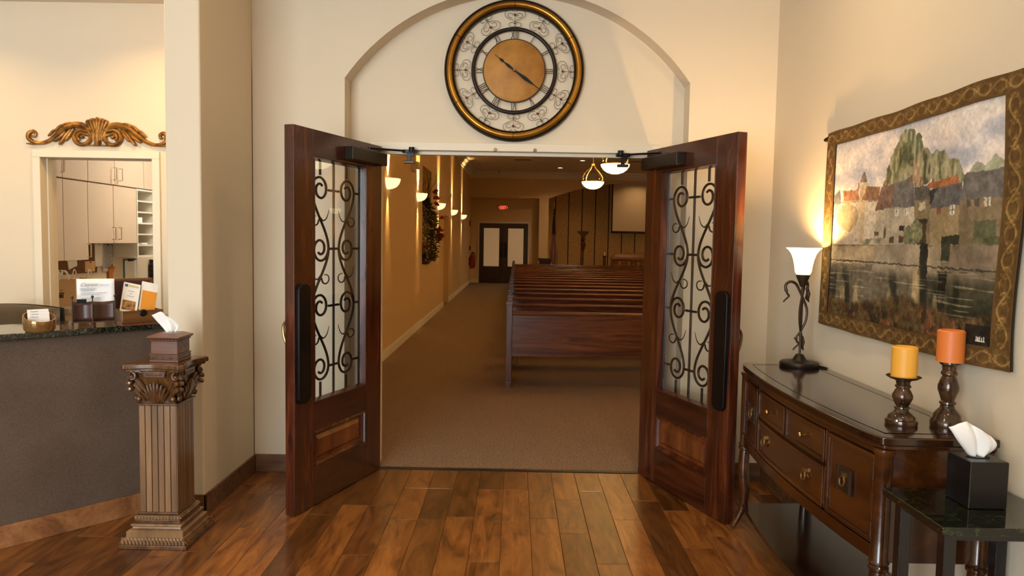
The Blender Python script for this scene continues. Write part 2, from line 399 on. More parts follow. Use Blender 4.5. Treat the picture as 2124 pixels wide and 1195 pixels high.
# end wall: door alcove on the left, arched opening to the apse
AX0, AX1 = 1.17, 8.0; AC = (AX0+AX1)/2
arch = []
for i in range(33):
    t = -1+2*i/32; arch.append((AC-t*(AX1-AX0)/2, 3.10+.64*(1-abs(t)**2.1)))
poly = [(NX,3.10),(NX,CZ),(CX1,CZ),(CX1,0),(AX1,0)] + arch + [(AX0,0),(.83,0),(.83,3.10)]
struct(MB().prism(poly, CEND, CEND+.35, lambda a,b,d: (a,d,b)).build('wall_chapel_end', m_wall_ch, smooth=False), 'cream end wall with a square alcove and a wide arch')
al = MB().box(NX-.1, 1.2, 21.6, 21.75, 0, 3.4).box(.83, 1.0, CEND+.35, 21.6, 0, 3.3).box(NX, .83, CEND+.35, 21.6, 3.10, 3.3)
struct(al.build('wall_alcove', m_wall_ch, smooth=False), 'cream back wall of the alcove with the exit doors')
struct(MB().box(NX, -1.36, 21.585, 21.6, 0, .125).box(.5, .83, 21.585, 21.6, 0, .125).build('baseboard_alcove', m_white), 'white baseboard beside the exit doors')
m_apse = plain('apse_panel_fabric', srgb(200,164,104), .8, 0, srgb(226,190,132), 14, .4, 40)
ap = struct(MB().box(.9, CX1, 24.55, 24.7, 0, CZ).build('wall_apse', m_black), 'apse wall covered with tall tan panels split by dark joints')
for i in range(17):
    x0 = 1.08+i*.545-.02
    MB().box(x0+.02, x0+.525, 24.51, 24.55, .1, 3.95).build('panel', m_apse, ap, bevel=.006)
struct(MB().box(.9, 1.0, 21.3, 24.55, 0, CZ).build('wall_apse_left', m_apse), 'tan left return of the apse')
struct(MB().box(CX1-.05, CX1, 21.3, 24.55, 0, CZ).build('wall_apse_right', m_apse), 'tan right return of the apse')
# ---- office shell
OX = -3.64
of = struct(MB().box(OX-.1, OX, .0, 3.7, -.1, 2.7).build('wall_office_left', m_wall), 'cream office wall behind the beige cabinets')
struct(MB().box(OX, -1.80, 3.6, 3.7, -.1, 2.7).build('wall_office_far', m_wall), 'cream far wall of the office')
struct(MB().box(-1.86, -1.78, .0, 3.6, -.1, 2.7).build('wall_office_right', m_wall), 'cream right wall of the office')
struct(MB().box(OX, -1.86, .0, 3.6, 2.6, 2.7).build('ceiling_office', m_ceil), 'pale office ceiling')
struct(MB().box(OX, -1.86, 0, 3.6, -.12, 0).build('floor_office', m_carpet), 'brown carpet of the office')
# ================================================================ DOUBLE DOORS
DW, DH, DT, G0 = .914, 2.134, .06, .008
def scroll_path(cx, cz, r, a_start, turns, n=26, rend=.24):
    return [(cx+r*(1-(1-rend)*(i/n)**.85)*math.cos(a_start-turns*2*PI*i/n), cz+r*(1-(1-rend)*(i/n)**.85)*math.sin(a_start-turns*2*PI*i/n)) for i in range(n+1)]
def scurve(x0, z0, x1, z1, n=12):
    o = []
    for i in range(1, n):
        t = i/n; s = t*t*(3-2*t); o.append((x0+(x1-x0)*s, z0+(z1-z0)*t))
    return o
def grille(parent, y, gname='grille'):
    R = .0076; C0 = .476; xl, xr = .259, .423; mid = (xl+xr)/2; rr = (xr-xl)/2; Z = [1.82, 1.478, 1.14, .782]
    bars = MB()
    for mir in (0, 1):
        X = (lambda x: 2*C0-x) if mir else (lambda x: x)
        def T(p, r=R, n=7): bars.tube([(X(a), y, b) for a, b in p], r, n)
        for a, b in ((0,1),(2,3)):
            s1 = scroll_path(mid, Z[a], rr, PI, 1.36, rend=.34)[::-1]; s2 = scroll_path(mid, Z[b], rr, 0, 1.36, rend=.34)
            T(s1 + scurve(xl, Z[a], xr, Z[b]) + s2)
        T([(xr, Z[1])] + scurve(xr, Z[1], xl, Z[2]) + [(xl, Z[2])])
        for k in range(3):
            zm = (Z[k]+Z[k+1])/2+.008; sg = 1 if k != 1 else -1
            th = spline([(mid, zm, 0), (mid+sg*.032, zm-.016, 0), (mid+sg*.066, zm+.004, 0), (mid+sg*.088, zm+.05, 0)], 5)
            T([(p[0], p[1]) for p in th], [R*.8*(1-.75*i/(len(th)-1)) for i in range(len(th))])
            c = [(mid-sg*.052+sg*.036*math.cos(-t), zm-.016+.03*math.sin(-t)*(1-.03*t)) for t in [i*.42 for i in range(13)]]
            T([(mid, zm)]+c, [R*.75*(1-.5*i/13) for i in range(14)])
        for z in Z:
            T([(.196, z), (xl, z)]); 
        T([(mid, Z[0]+rr), (mid, 1.995)]); T([(mid, Z[3]-rr), (mid, .60)])
        T([(.198, .60), (.198, 1.995)])
        for z in Z: T([(xr, z), (C0, z)])
    bars.tube([(C0, y, .60), (C0, y, 1.995)], R)
    return bars.build(gname, m_iron, parent)
def make_door(name, side, px, ang, label):
    sg = 1 if side == 'L' else -1
    tx, ty = (-math.cos(ang), -math.sin(ang)) if side == 'L' else (math.cos(ang), -math.sin(ang))
    d = thing(name, (px, 0, 0), math.atan2(ty, tx), label, None, None, 'structure')
    def Y(v): return -sg*v                      # depth below the visible face
    def bx(n, x0, x1, d0, d1, z0, z1, m, par=d, bev=.002):
        a, b = sorted((Y(d0), Y(d1))); return MB().box(x0, x1, a, b, z0, z1).build(n, m, par, bevel=bev)
    zt = G0+DH; u0, u1 = .187, .735
    bx('stile', 0, u0, 0, DT, G0, zt, m_mahog); bx('stile', u1, DW, 0, DT, G0, zt, m_mahog)
    bx('rail', u0, u1, 0, DT, 1.99, zt, m_mahog_h); bx('rail', u0, u1, 0, DT, .44, .605, m_mahog_h); bx('rail', u0, u1, 0, DT, G0, .225, m_mahog_h)
    # glazing bead and panel bead: mitred sloping frames
    def bead(n, x0, x1, z0, z1, w, dep, mt=m_mahog):
        m = MB(); q = []
        for (i, dd) in ((0, .0), (w*.45, -.004), (w*.6, .006), (w, dep)):
            q.append([(x0+i, Y(dd), z0+i), (x1-i, Y(dd), z0+i), (x1-i, Y(dd), z1-i), (x0+i, Y(dd), z1-i)])
        for a, b in zip(q[:-1], q[1:]):
            for i in range(4): m.add([a[i], a[(i+1)%4], b[(i+1)%4], b[i]], [(0,1,2,3)])
        return m.build(n, mt, d, ang=20)
    bead('glazing_bead', u0, u1, .605, 1.99, .014, .036); bead('panel_bead', u0, u1, .225, .44, .026, .022)
    # raised panel
    m = MB(); q = []
    for i, dd in ((.022,.024),(.04,.024),(.062,.012),(.062,.012)):
        q.append([(u0+i, Y(dd), .225+i), (u1-i, Y(dd), .225+i), (u1-i, Y(dd), .44-i), (u0+i, Y(dd), .44-i)])
    for a, b in zip(q[:-2], q[1:-1]):
        for i in range(4): m.add([a[i], a[(i+1)%4], b[(i+1)%4], b[i]], [(0,1,2,3)])
    m.add(q[2], [(0,1,2,3)]); m.add([(u0, Y(.05), .225),(u1, Y(.05), .225),(u1, Y(.05), .44),(u0, Y(.05), .44)], [(0,1,2,3)])
    m.build('panel', m_panelw, d, ang=15)
    g = grille(d, Y(.046)); g['label'] = 'dark wrought iron scrollwork'
    a, b = sorted((Y(.036), Y(.039)))
    MB().box(u0+.008, u1-.008, a, b, .61, 1.985).build('pane', m_glass, d)
    # push plate: long dark plate with rounded ends
    pl = [(.793, .66), (.793, 1.255)] + [(.847-.054*math.cos(t), 1.255+.036*math.sin(t)) for t in [PI*i/10 for i in range(1,10)]] + [(.901, 1.255), (.901, .66)] + [(.847+.054*math.cos(t), .66-.036*math.sin(t)) for t in [PI*i/10 for i in range(1,10)]]
    pp = MB().prism(pl, Y(-.024), Y(.0), lambda a,b,c: (a,c,b)).build('push_plate', m_black, d, bevel=.006)
    pp['label'] = 'black push plate with rounded ends'
    # pull handle on the far face
    ph = MB().tube(spline([(.85, Y(DT-.002), 1.085), (.85, Y(DT+.03), 1.083), (.85, Y(DT+.058), 1.055), (.85, Y(DT+.06), 1.01), (.85, Y(DT+.045), .96), (.85, Y(DT+.02), .92), (.85, Y(DT-.002), .90)], 5), .008, 8)
    ph.build('pull_handle', m_brass, d)
    # closer box and its arm
    cl = MB().prism([(.03, 2.01), (.435, 2.01), (.435, 2.088), (.03, 2.088)], Y(-.062), Y(0), lambda a,b,c: (a,c,b)).build('closer', m_closer, d, bevel=.005)
    # arm in world coordinates -> local
    Minv = (Matrix.Translation((px,0,0)) @ Matrix.Rotation(math.atan2(ty, tx), 4, 'Z')).inverted()
    sx = -1 if side == 'L' else 1
    p0 = Vector((px+tx*.2, ty*.2, 2.1)) + Vector((-ty*sg*0, 0, 0)); n = Vector((-ty, tx, 0))*sg; p0 = p0 + n*.03; p0.z = 2.09
    p1 = Vector((sx*.72, .02, 2.118))
    arm = MB().tube([Minv @ p0, Minv @ (p0+Vector((0,0,.022)))], .009, 8).tube([Minv @ (p0+Vector((0,0,.016))), Minv @ ((p0+p1)/2+Vector((0,0,.008))), Minv @ p1], .0065, 8)
    arm.build('closer_arm', m_black, cl)
    for z in (.25, 1.07, 1.9): MB().tube([(-.004, Y(DT*.98), z-.05), (-.004, Y(DT*.98), z+.05)], .007, 8).build('hinge', m_closer, d)
    return d
make_door('door_1', 'L', -.8756, 1.2291, 'open mahogany door leaf with iron scrollwork beside the wall stub')
make_door('door_2', 'R', .8521, 1.2055, 'open mahogany door leaf with iron scrollwork beside the console table')
# arm brackets hanging from the head of the frame
for sx, lab in ((-1, 'black closer bracket under the door head beside the sconce wall'), (1, 'black closer bracket under the door head in front of the pendant lamps')):
    b = thing('closer_bracket', (sx*.70, .03, 2.128), 0, lab, 'bracket')
    MB().box(-.045, .045, -.02, .02, -.022, -.001).build('plate', m_black, b, bevel=.002)
    MB().lathe([(.0001,.0),(.019,.0),(.019,.03),(.0001,.03)], 16, (-.0*sx-.02*sx,-.035,-.018)).build('pivot', m_black, b)
    MB().box(-.012, .012, -.014, .012, -.075, -.02).box(.0, .03, -.012, .01, -.045, -.02).build('arm', m_black, b, bevel=.002)
    MB().box(-.036, .036, -.018, .014, -.09, -.073).build('foot', m_closer, b, bevel=.004)
for x, lab in ((-.138, 'small steel roller catch on the door head nearer the sconce wall'), (.122, 'small steel roller catch on the door head nearer the pendant lamps')):
    t = thing('roller_catch', (x, .028, 2.137), 0, lab, 'catch')
    MB().lathe([(.0001,-.012),(.009,-.012),(.011,0),(.011,.008),(.0001,.008)], 12, ax='Y').build('roller', m_brass, t)
    MB().box(-.005, .005, -.004, .006, .006, .012).build('stem', m_brass, t)

# ================================================================ CLOCK
ck = thing('wall_clock', (-.022, YR, 2.648), 0, 'large round openwork wall clock with gold rim above the double doors', 'clock')
def ring(r0, r1, y0, y1, n=96):   # rounded ring facing -Y
    pr = []
    for i in range(13):
        a = PI*i/12; pr.append(((r0+r1)/2-(r1-r0)/2*math.cos(a), y0-(y0-y1)*math.sin(a)**.7))
    pr += [(r1, y0), (r0, y0)]
    return MB().lathe(pr, n, ax='Y')
ring(.397, .443, -.012, -.060).build('rim', m_goldrim, ck)
ring(.437, .456, -.006, -.045).build('rim_edge', m_iron, ck); ring(.389, .400, -.01, -.045).build('rim_inner_edge', m_iron, ck)
ring(.255, .28, -.02, -.034).build('chapter_ring', m_iron, ck)
for i in range(6):     # joints of the gold rim
    a = PI/2+i*PI/3
    MB().tube([(.42*math.cos(a)+.024*math.cos(a)*math.cos(t), -.014-.05*math.sin(t), .42*math.sin(a)+.024*math.sin(a)*math.cos(t)) for t in [PI*k/10 for k in range(11)]], .0018, 5).build('rim_joint', m_iron, ck)
MB().lathe([(.0001,-.034),(.194,-.034),(.2,-.03),(.2,-.02),(.0001,-.02)], 72, ax='Y').build('dial', m_dial, ck)
ring(.198, .205, -.022, -.034).build('dial_edge', m_bronze, ck)
numer = ['XII','I','II','III','IIII','V','VI','VII','VIII','IX','X','XI']
glyph = {'I': .012, 'V': .026, 'X': .028}
for h, s in enumerate(numer):
    a = PI/2-h*PI/6; er = Vector((math.cos(a), 0, math.sin(a))); et = Vector((math.sin(a), 0, -math.cos(a)))
    mb = MB(); wtot = sum(glyph[c] for c in s); x = -wtot/2
    def bar(x0, x1, th=.0024):
        p0 = er*.203+et*x0+Vector((0,-.027,0)); p1 = er*.257+et*x1+Vector((0,-.027,0)); mb.tube([p0, p1], th, 6)
    for c in s:
        w = glyph[c]; cx = x+w/2
        if c == 'I': bar(cx, cx)
        elif c == 'V': bar(cx, cx-w*.38, .0027); bar(cx, cx+w*.38, .002)
        else: bar(cx-w*.36, cx+w*.36, .0027); bar(cx+w*.36, cx-w*.36, .002)
        x += w
    mb.build('numeral', m_bronze, ck)
def orn_paths():
    P = []
    for s in (-1, 1):
        P.append([(s*x, y) for x, y in ((.0,.30),(.10,.36),(.16,.42),(.26,.40),(.33,.47),(.46,.52),(.56,.66),(.54,.82),(.40,.95),(.22,.95),(.06,.86))])
        P.append([(s*(.17+.17*math.cos(t)*(1-.05*t)), .14+.13*math.sin(t)*(1-.05*t)) for t in [2.9-.42*i for i in range(14)]])
        P.append([(0,.16),(s*.02,.24),(0,.30)])
        P.append([(s*(.24+.15*math.cos(t)*(1-.06*t)), .66+.13*math.sin(t)*(1-.06*t)) for t in [3.3-.45*i for i in range(13)]])
    P.append([(0,.0),(0,.3),(0,.66)])
    return P
for h in range(12):
    a = PI/2-h*PI/6; er = Vector((math.cos(a), 0, math.sin(a))); et = Vector((math.sin(a), 0, -math.cos(a))); mb = MB()
    def mp(x, y):
        r = .279+.114*y if h % 2 == 0 else .393-.114*y
        return er*r+et*(x*.118)+Vector((0,-.026,0))
    for p in orn_paths():
        q = spline([mp(x, y) for x, y in p], 3) if len(p) > 3 else [mp(x, y) for x, y in p]
        mb.tube(q, .0015, 5)
    o = mb.build('scroll', m_bronze, ck)
    fb = MB(); c = mp(0, .68)
    for k in range(5):
        t = 2*PI*k/5; fb.ball(c+(er*math.cos(t)+et*math.sin(t))*.0055+Vector((0,-.003,0)), .0042, 6)
    fb.ball(c+Vector((0,-.005,0)), .003, 6); fb.build('rosette', plain('rosette_copper', srgb(120,66,40), .5, .5) if h == 0 else bpy.data.materials['rosette_copper'], o)
def hand(name, ang, prof):
    er = Vector((math.cos(ang), 0, math.sin(ang))); et = Vector((math.sin(ang), 0, -math.cos(ang)))
    poly = [(d, w) for d, w in prof]+[(d, -w) for d, w in prof[::-1]]
    y = -.040 if name == 'hour_hand' else -.044
    MB().prism(poly, y, y-.002, lambda a,b,c: tuple(er*a+et*b+Vector((0,c,0)))).build(name, m_black, ck)
hand('hour_hand', math.radians(142), [(0,.004),(.05,.0095),(.075,.004),(.085,.003),(.10,.010),(.115,.006),(.125,.0018),(.16,.0012)])
hand('minute_hand', math.radians(-35.5), [(-.01,.004),(.03,.006),(.09,.012),(.13,.007),(.16,.0025),(.215,.0015)])
MB().lathe([(.0001,-.052),(.006,-.052),(.009,-.044),(.009,-.034)], 14, ax='Y').build('hub', m_brass, ck)
# ================================================================ CONSOLE TABLE
CY0, CY1 = -2.345, -.865; CYC = (CY0+CY1)/2; CHL = (CY1-CY0)/2; XE, XM, XB = 1.232, 1.178, 1.632; ZT = .908
def bow(y): return XM+(XE-XM)*((y-CYC)/CHL)**2
ct = thing('console_table', (0,0,0), 0, 'dark walnut bow fronted console table with drawers under the tapestry', 'table')
def top_poly(off, n=24, rc=.035):
    pts = [(XB, CY0-off), (XB, CY1+off)]
    y1, y0 = CY1+off, CY0-off
    pts += [(bow(CY1)-off+rc, y1), (bow(CY1)-off+rc*.3, y1-rc*.3), (bow(CY1)-off, y1-rc)]
    pts += [(bow(y)-off, y) for y in [CY1-rc-.01+(CY0-CY1+2*rc+.02)*i/n for i in range(1,n)]]
    pts += [(bow(CY0)-off, y0+rc), (bow(CY0)-off+rc*.3, y0+rc*.3), (bow(CY0)-off+rc, y0)]
    return pts
MB().prism(top_poly(.0), ZT-.03, ZT).build('top', m_ctop, ct, bevel=.006)
MB().prism(top_poly(-.014), ZT-.046, ZT-.03).build('top_moulding', m_console, ct, bevel=.004)
# inlay line on the top
il = [(bow(y)+.055, y, ZT+.0004) for y in [CY0+.06+(CY1-CY0-.12)*i/24 for i in range(25)]]
il = il+[(XB-.05, CY1-.06, ZT+.0004), (XB-.05, CY0+.06, ZT+.0004)]
MB().tube(il, .0022, 4, closed=True, flat=.3).build('inlay_line', m_black, ct)
ZC0, ZC1 = .47, ZT-.046
def strip(y0, y1, z0, z1, d0, d1, n=8):      # bowed slab between depths d0 (front) and d1 behind the front line
    m = MB(); P = [[(bow(y)+d, y, z) for y in [y0+(y1-y0)*i/n for i in range(n+1)] for z in (z0, z1)] for d in (d0, d1)]
    k = len(P[0]); m.add(P[0]+P[1], [])
    for i in range(n):
        a = 2*i; m.f += [(a,a+2,a+3,a+1), (k+a,k+a+1,k+a+3,k+a+2), (a,k+a,k+a+2,a+2), (a+1,a+3,k+a+3,k+a+1)]
    m.f += [(0,1,k+1,k), (2*n,k+2*n,k+2*n+1,2*n+1)]; return m
body = strip(CY0+.03, CY1-.03, ZC0, ZC1, .04, .07)
body.box(1.26, XB, CY0+.025, CY0+.045, ZC0, ZC1).box(1.26, XB, CY1-.045, CY1-.025, ZC0, ZC1).box(XB-.02, XB, CY0+.03, CY1-.03, ZC0, ZC1).box(1.27, XB, CY0+.03, CY1-.03, ZC0, ZC0+.015)
body.build('carcass', m_console, ct)
strip(CY0+.05, CY1-.05, ZC0, ZC0+.05, .022, .045).build('bottom_rail', m_console, ct, bevel=.004)
strip(CY0+.05, CY1-.05, ZC1-.022, ZC1, .022, .045).build('top_rail', m_console, ct, bevel=.003)
m_pull = plain('brass_pull', srgb(172,132,78), .3, .95)
def facing(name, y0, y1, z0, z1):
    d = strip(y0, y1, z0, z1, .026, .042).build(name, m_console, ct, bevel=.003)
    fr = MB()
    for a,b,c,e in ((y0,y0+.016,z0,z1),(y1-.016,y1,z0,z1)): t = strip(a,b,c,e,.018,.028,2); fr.add(t.v, t.f)
    for a,b,c,e in ((y0,y1,z0,z0+.016),(y0,y1,z1-.016,z1)): t = strip(a,b,c,e,.018,.028,6); fr.add(t.v, t.f)
    fr.build('bead', m_console, d, bevel=.003); return d
def ring_pull(par, y, z, plate=False):
    x = bow(y)+.026
    if plate:
        m = MB().box(x-.004, x+.001, y-.042, y+.042, z-.06, z+.035); m.box(x-.010, x+.001, y-.05, y-.040, z-.06, z+.035).box(x-.010, x+.001, y+.040, y+.05, z-.06, z+.035)
        m.build('back_plate', m_bronze, par, bevel=.001)
    m = MB().box(x-.012, x, y-.012, y+.012, z+.0, z+.016); m.tube([(x-.010-.004*math.sin(t/2)**2, y+.017*math.sin(t), z-.016+.019*math.cos(t)) for t in [2*PI*i/18 for i in range(18)]], .0042, 7, closed=True)
    m.build('ring_pull', m_pull, par)
def knob(par, y, z):
    x = bow(y)+.026; MB().lathe([(.0001,-.028),(.010,-.026),(.012,-.02),(.006,-.012),(.005,0),(.009,.0)], 12, (x, y, z), ax='X').build('knob', m_pull, par)
zb, zt_ = ZC0+.058, ZC1-.028; zm = zb+(zt_-zb)*.56
yA, yB, yC, yD, yE = CY1-.055, CY1-.35, CYC, CY0+.36, CY0+.055
d = facing('door', yB+.012, yA, zb, zt_); ring_pull(d, (yA+yB)/2-.03, (zb+zt_)/2+.02, True)
d = facing('drawer', yC+.01, yB-.012, zm+.008, zt_); knob(d, (yC+yB)/2, (zm+zt_)/2)
d = facing('drawer', yD+.012, yC-.01, zm+.008, zt_); knob(d, (yC+yD)/2, (zm+zt_)/2)
d = facing('drawer', yD+.012, yB-.012, zb, zm-.008); ring_pull(d, yB-.13, (zb+zm)/2+.01); ring_pull(d, yD+.16, (zb+zm)/2+.01)
d = facing('door', yE, yD-.012, zb, zt_); ring_pull(d, (yD+yE)/2+.02, (zb+zt_)/2+.02, True)
for z in (zb+.05, zt_-.06): MB().tube([(bow(yE)+.016, yE-.004, z-.025), (bow(yE)+.016, yE-.004, z+.025)], .004, 8).build('hinge', m_bronze, ct)
# corner posts and sabre legs
for (x, y, dx, dy) in ((XE+.032, CY1-.033, -1, .25), (XE+.032, CY0+.033, -1, -.25), (XB-.035, CY1-.033, 0, .2), (XB-.035, CY0+.033, 0, -.2)):
    lg = MB().lathe([(.0001,.44),(.026,.44),(.033,.446),(.033,.456),(.028,.462),(.034,.47),(.028,.48),(.029,.62),(.029,ZC1-.02),(.034,ZC1-.012),(.034,ZC1),(.0001,ZC1)], 20, (x,y,0))
    pts = spline([(x,y,.445),(x-.004*dx*-1,y,.33),(x+.006*-dx,y,.2),(x+.004*dx,y+.01*dy,.11),(x+.045*dx,y+.05*dy,.012)], 6)
    n = len(pts); lg.tube(pts, [.026+.004*math.sin(PI*min(1,i/n*1.6))-.013*(i/n)**2 for i in range(n)], 14)
    lg.build('leg', m_console, ct)
# low shelf between the legs
pts = [(XB-.005, CY0+.03), (XB-.005, CY1-.03)] + [(bow(y)+.03, y) for y in [CY1-.05+(CY0-CY1+.10)*i/16 for i in range(17)]]
MB().prism(pts, .128, .15).build('shelf', m_ctop, ct, bevel=.004)

# ================================================================ LAMP
lp = thing('table_lamp', (1.513, -.955, ZT), 0, 'lit table lamp with white bell shade on twisted iron stems', 'lamp')
MB().lathe([(.0001,0),(.096,0),(.099,.006),(.099,.018),(.092,.026),(.05,.03),(.036,.036),(.028,.05),(.018,.065),(.0001,.067)], 40).build('base', m_iron, lp)
st = MB().tube([(0,0,.06),(0,0,.44)], .0065, 10)
def stem(pts, r0=.008):
    p = spline(pts, 7); n = len(p); return MB().tube(p, [r0*(1-.35*i/n) for i in range(n)], 8)
for s, ph in ((-1, 0.0), (1, .9)):
    ca, sa = math.cos(ph), math.sin(ph)
    def q(x, z): return (s*x*ca, s*x*sa, z)
    t = stem([q(.085,.475-.075), q(.088,.428), q(.065,.447), q(.035,.435), q(.015,.40), q(-.005,.36), q(-.028,.30), q(-.024,.24), q(-.002,.19), q(.018,.16), q(.024,.148)])
    st.add(t.v, t.f)
    # curled leaf tips
    if s < 0:
        for (x0, z0) in ((.085,.40), (.024,.148)):
            t = stem([q(x0,z0), q(x0-.008,z0-.018), q(x0-.016,z0-.03), q(x0+.004,z0-.05), q(x0+.012,z0-.062)], .006); st.add(t.v, t.f)
            st.ball(q(x0,z0), .0105, 8, (1,1,.7))
st.build('stem', m_bronze, lp)
for (x0, z0) in ((.085,.40), (.024,.148)):
    lf = MB()
    for k in range(2):
        lf.tube([(x0*.62+k*.003, x0*.78, z0+.006), (x0*.62+.006, x0*.78, z0-.02), (x0*.62+.004-.004*k, x0*.78+.004, z0-.045), (x0*.62+.012, x0*.78, z0-.066)], [.006,.0125,.010,.002], 8, flat=.5)
    lf.ball((x0*.62, x0*.78, z0+.004), .011, 8, (1,1,.7))
    lf.build('leaf', m_bronze, lp)
MB().lathe([(.0001,.42),(.012,.42),(.02,.44),(.034,.475),(.036,.482),(.030,.486),(.0001,.486)], 28).build('socket_cup', m_bronze, lp)
m_shade = emit('lit_alabaster_shade', (1,.74,.36,1), 2.6, (.95,.9,.8,1))
MB().lathe([(.033,.484),(.041,.50),(.045,.53),(.051,.56),(.061,.59),(.076,.612),(.089,.622),(.086,.624),(.074,.615),(.059,.594),(.048,.562),(.042,.53),(.038,.50),(.030,.487)], 40).build('shade', m_shade, lp)
l = bpy.data.lights.new('lamp_bulb', 'POINT'); l.energy = 40; l.color = (1,.62,.26); l.shadow_soft_size = .025
lo = bpy.data.objects.new('lamp_bulb', l); COL.objects.link(lo); lo.location = (0,0,.575); lo.parent = lp
cd = MB().tube(spline([(.08,-.03,.006),(.112,-.075,.0045),(.118,-.055,.0045),(.104,-.01,.0045),(.104,.02,.0045),(.104,.05,.0045)], 6), .003, 6)
cd.build('cord', m_black, lp)

# ================================================================ CANDLES
m_ceramic = plain('glazed_brown_ceramic', srgb(42,25,13), .16, .2, srgb(92,62,36), 18, coat=.6)
def candle(loc, hs, hc, rc, col, wcol, label, dish):
    h = thing('candle_holder', loc, 0, label[0], 'candle holder')
    k = hs
    pr = [(.0001,0),(.052,0),(.054,.010*k),(.052,.022*k),(.046,.028*k),(.044,.04*k),(.034,.052*k),(.024,.062*k),(.022,.072*k),(.027,.076*k),(.026,.082*k),(.021,.086*k),(.026,.1*k),(.034,.122*k),(.034,.136*k),(.026,.158*k),(.021,.168*k),(.027,.174*k),(.026,.18*k),(.022,.186*k),(.024,.2*k),(.033,.208*k),(.033,.214*k),(.0001,.214*k)]
    MB().lathe(pr, 28).build('stem', m_ceramic, h)
    z = .214*k
    if dish: MB().lathe([(.0001,z-.002),(.045,z-.002),(.058,z+.006),(.056,z+.008),(.044,z+.001),(.0001,z+.001)], 28).build('dish', m_bronze, h)
    mc = NT(col[0]); mc.p(Base_Color=wcol, Roughness=.45, Subsurface_Weight=.25); mc.b.inputs['Subsurface Radius'].default_value = (.02,.01,.004)
    c = thing('pillar_candle', (loc[0], loc[1], loc[2]+z+.001), 0, label[1], 'candle')
    MB().lathe([(.0001,0),(rc,0),(rc,hc-.005),(rc-.004,hc),(rc-.012,hc-.002),(rc-.02,hc-.007),(.0001,hc-.008)], 32).build('wax', mc.m, c)
    MB().tube([(0,0,hc-.01),(.001,0,hc-.004)], .0012, 5).build('wick', m_black, c)
candle((1.405,-2.15,ZT), .78, .113, .0425, ('amber_wax',), srgb(236,172,62), ('shorter turned brown holder under the amber candle on the console table','amber pillar candle on the shorter holder'), True)
candle((1.555,-2.17,ZT), 1.08, .113, .044, ('orange_wax',), srgb(222,124,56), ('taller turned brown holder under the orange candle on the console table','orange pillar candle on the taller holder'), False)

# ================================================================ SIDE TABLE + BLACK TISSUE BOX
stb = thing('side_table', (0,0,0), 0, 'small black legged side table with green black stone top', 'table')
sx0, sx1, sy0, sy1, sz = 1.232, 1.635, -2.705, -2.372, .75
MB().box(sx0, sx1, sy0, sy1, sz-.025, sz).build('top', m_granite2, stb, bevel=.004)
m_blk = plain('black_lacquer', srgb(15,15,18), .25, 0, coat=.4)
for x in (sx0+.045, sx1-.045):
    for y in (sy0+.05, sy1-.05): MB().box(x-.018, x+.018, y-.018, y+.018, 0, sz-.025).build('leg', m_blk, stb, bevel=.003)
MB().box(sx0+.05, sx1-.05, sy0+.055, sy1-.055, sz-.06, sz-.025).build('apron', m_blk, stb, bevel=.002)
def tissue_mesh(w, h, lean, seed, n=15):
    rr = random.Random(seed); ph = [rr.uniform(0,6) for _ in range(4)]
    def fn(u, v):
        s = (u-.5); wd = w*(.35+.65*math.sin(min(1, v*1.25)*PI/2)); 
        x = s*wd+lean*v*v*h; top = h*(1-.42*max(0, s+.08)**1.0*1.6-.30*max(0,-s-.15)*1.6)
        fold = math.sin(s*11+ph[0])*.010*(1-v*.5)+math.sin(s*19+ph[1])*.004
        return (x, fold+.012*math.sin(v*3+ph[2]), v*top)
    return MB().grid(n, n, fn)
tb = thing('tissue_box', (1.456, -2.498, sz), 0, 'black cube tissue box on the stone topped side table', 'tissue box')
m_tb = plain('black_leatherette', srgb(13,10,9), .34, 0, bump=.1, bscale=200)
MB().box(-.059, .059, -.059, .059, 0, .146).build('body', m_tb, tb, bevel=.004)
MB().lathe([(.0001,.1465),(.034,.1465),(.036,.148),(.03,.1475)], 24, squash=.6).build('slot_rim', m_black, tb)
tissue_mesh(.13, .115, -.34, 4).build('tissue', m_tissue, tb, (.0,-.005,.145), solid=.0008)

# ================================================================ TAPESTRY
TY0, TY1, TZ0, TZ1 = -.95, -2.385, 1.14, 2.122; BW_ = .095; TX = 1.632
tp = thing('tapestry', (0,0,0), 0, 'woven tapestry of riverside houses with a gold vine border above the console table', 'tapestry')
def drape(a, b):   # a 0..1 far to near, b 0..1 bottom to top -> world point
    w = .012*math.sin(a*9.0+.6)*(1-b*.55)+.007*math.sin(a*23+1+2*b)*(1-b*.6)
    y = TY0+(TY1-TY0)*a + (.014*math.sin(b*7+.5)*(a**6) - .006*math.sin(b*6)*((1-a)**6))
    z = TZ0+(TZ1-TZ0)*b + .003*math.sin(a*24)*(b**8) - .012*math.sin(a*PI)*((1-b)**6)
    return (TX-.004-max(-.006,w)-.006, y, z)
def vnoise(shape, cells, seed):
    r = np.random.RandomState(seed); gx, gy = cells; g = r.rand(gy+2, gx+2)
    yy = np.linspace(0, gy-1e-6, shape[0]); xx = np.linspace(0, gx-1e-6, shape[1]); yi = yy.astype(int); xi = xx.astype(int)
    fy = (yy-yi)[:,None]; fx = (xx-xi)[None,:]; fy = fy*fy*(3-2*fy); fx = fx*fx*(3-2*fx)
    A = g[yi][:,xi]; B = g[yi][:,xi+1]; Cc = g[yi+1][:,xi]; Dd = g[yi+1][:,xi+1]
    return (A*(1-fx)+B*fx)*(1-fy)+(Cc*(1-fx)+Dd*fx)*fy
def fbm(shape, c, seed):
    return .5*vnoise(shape, c, seed)+.3*vnoise(shape, (c[0]*2,c[1]*2), seed+1)+.2*vnoise(shape, (c[0]*4,c[1]*4), seed+2)
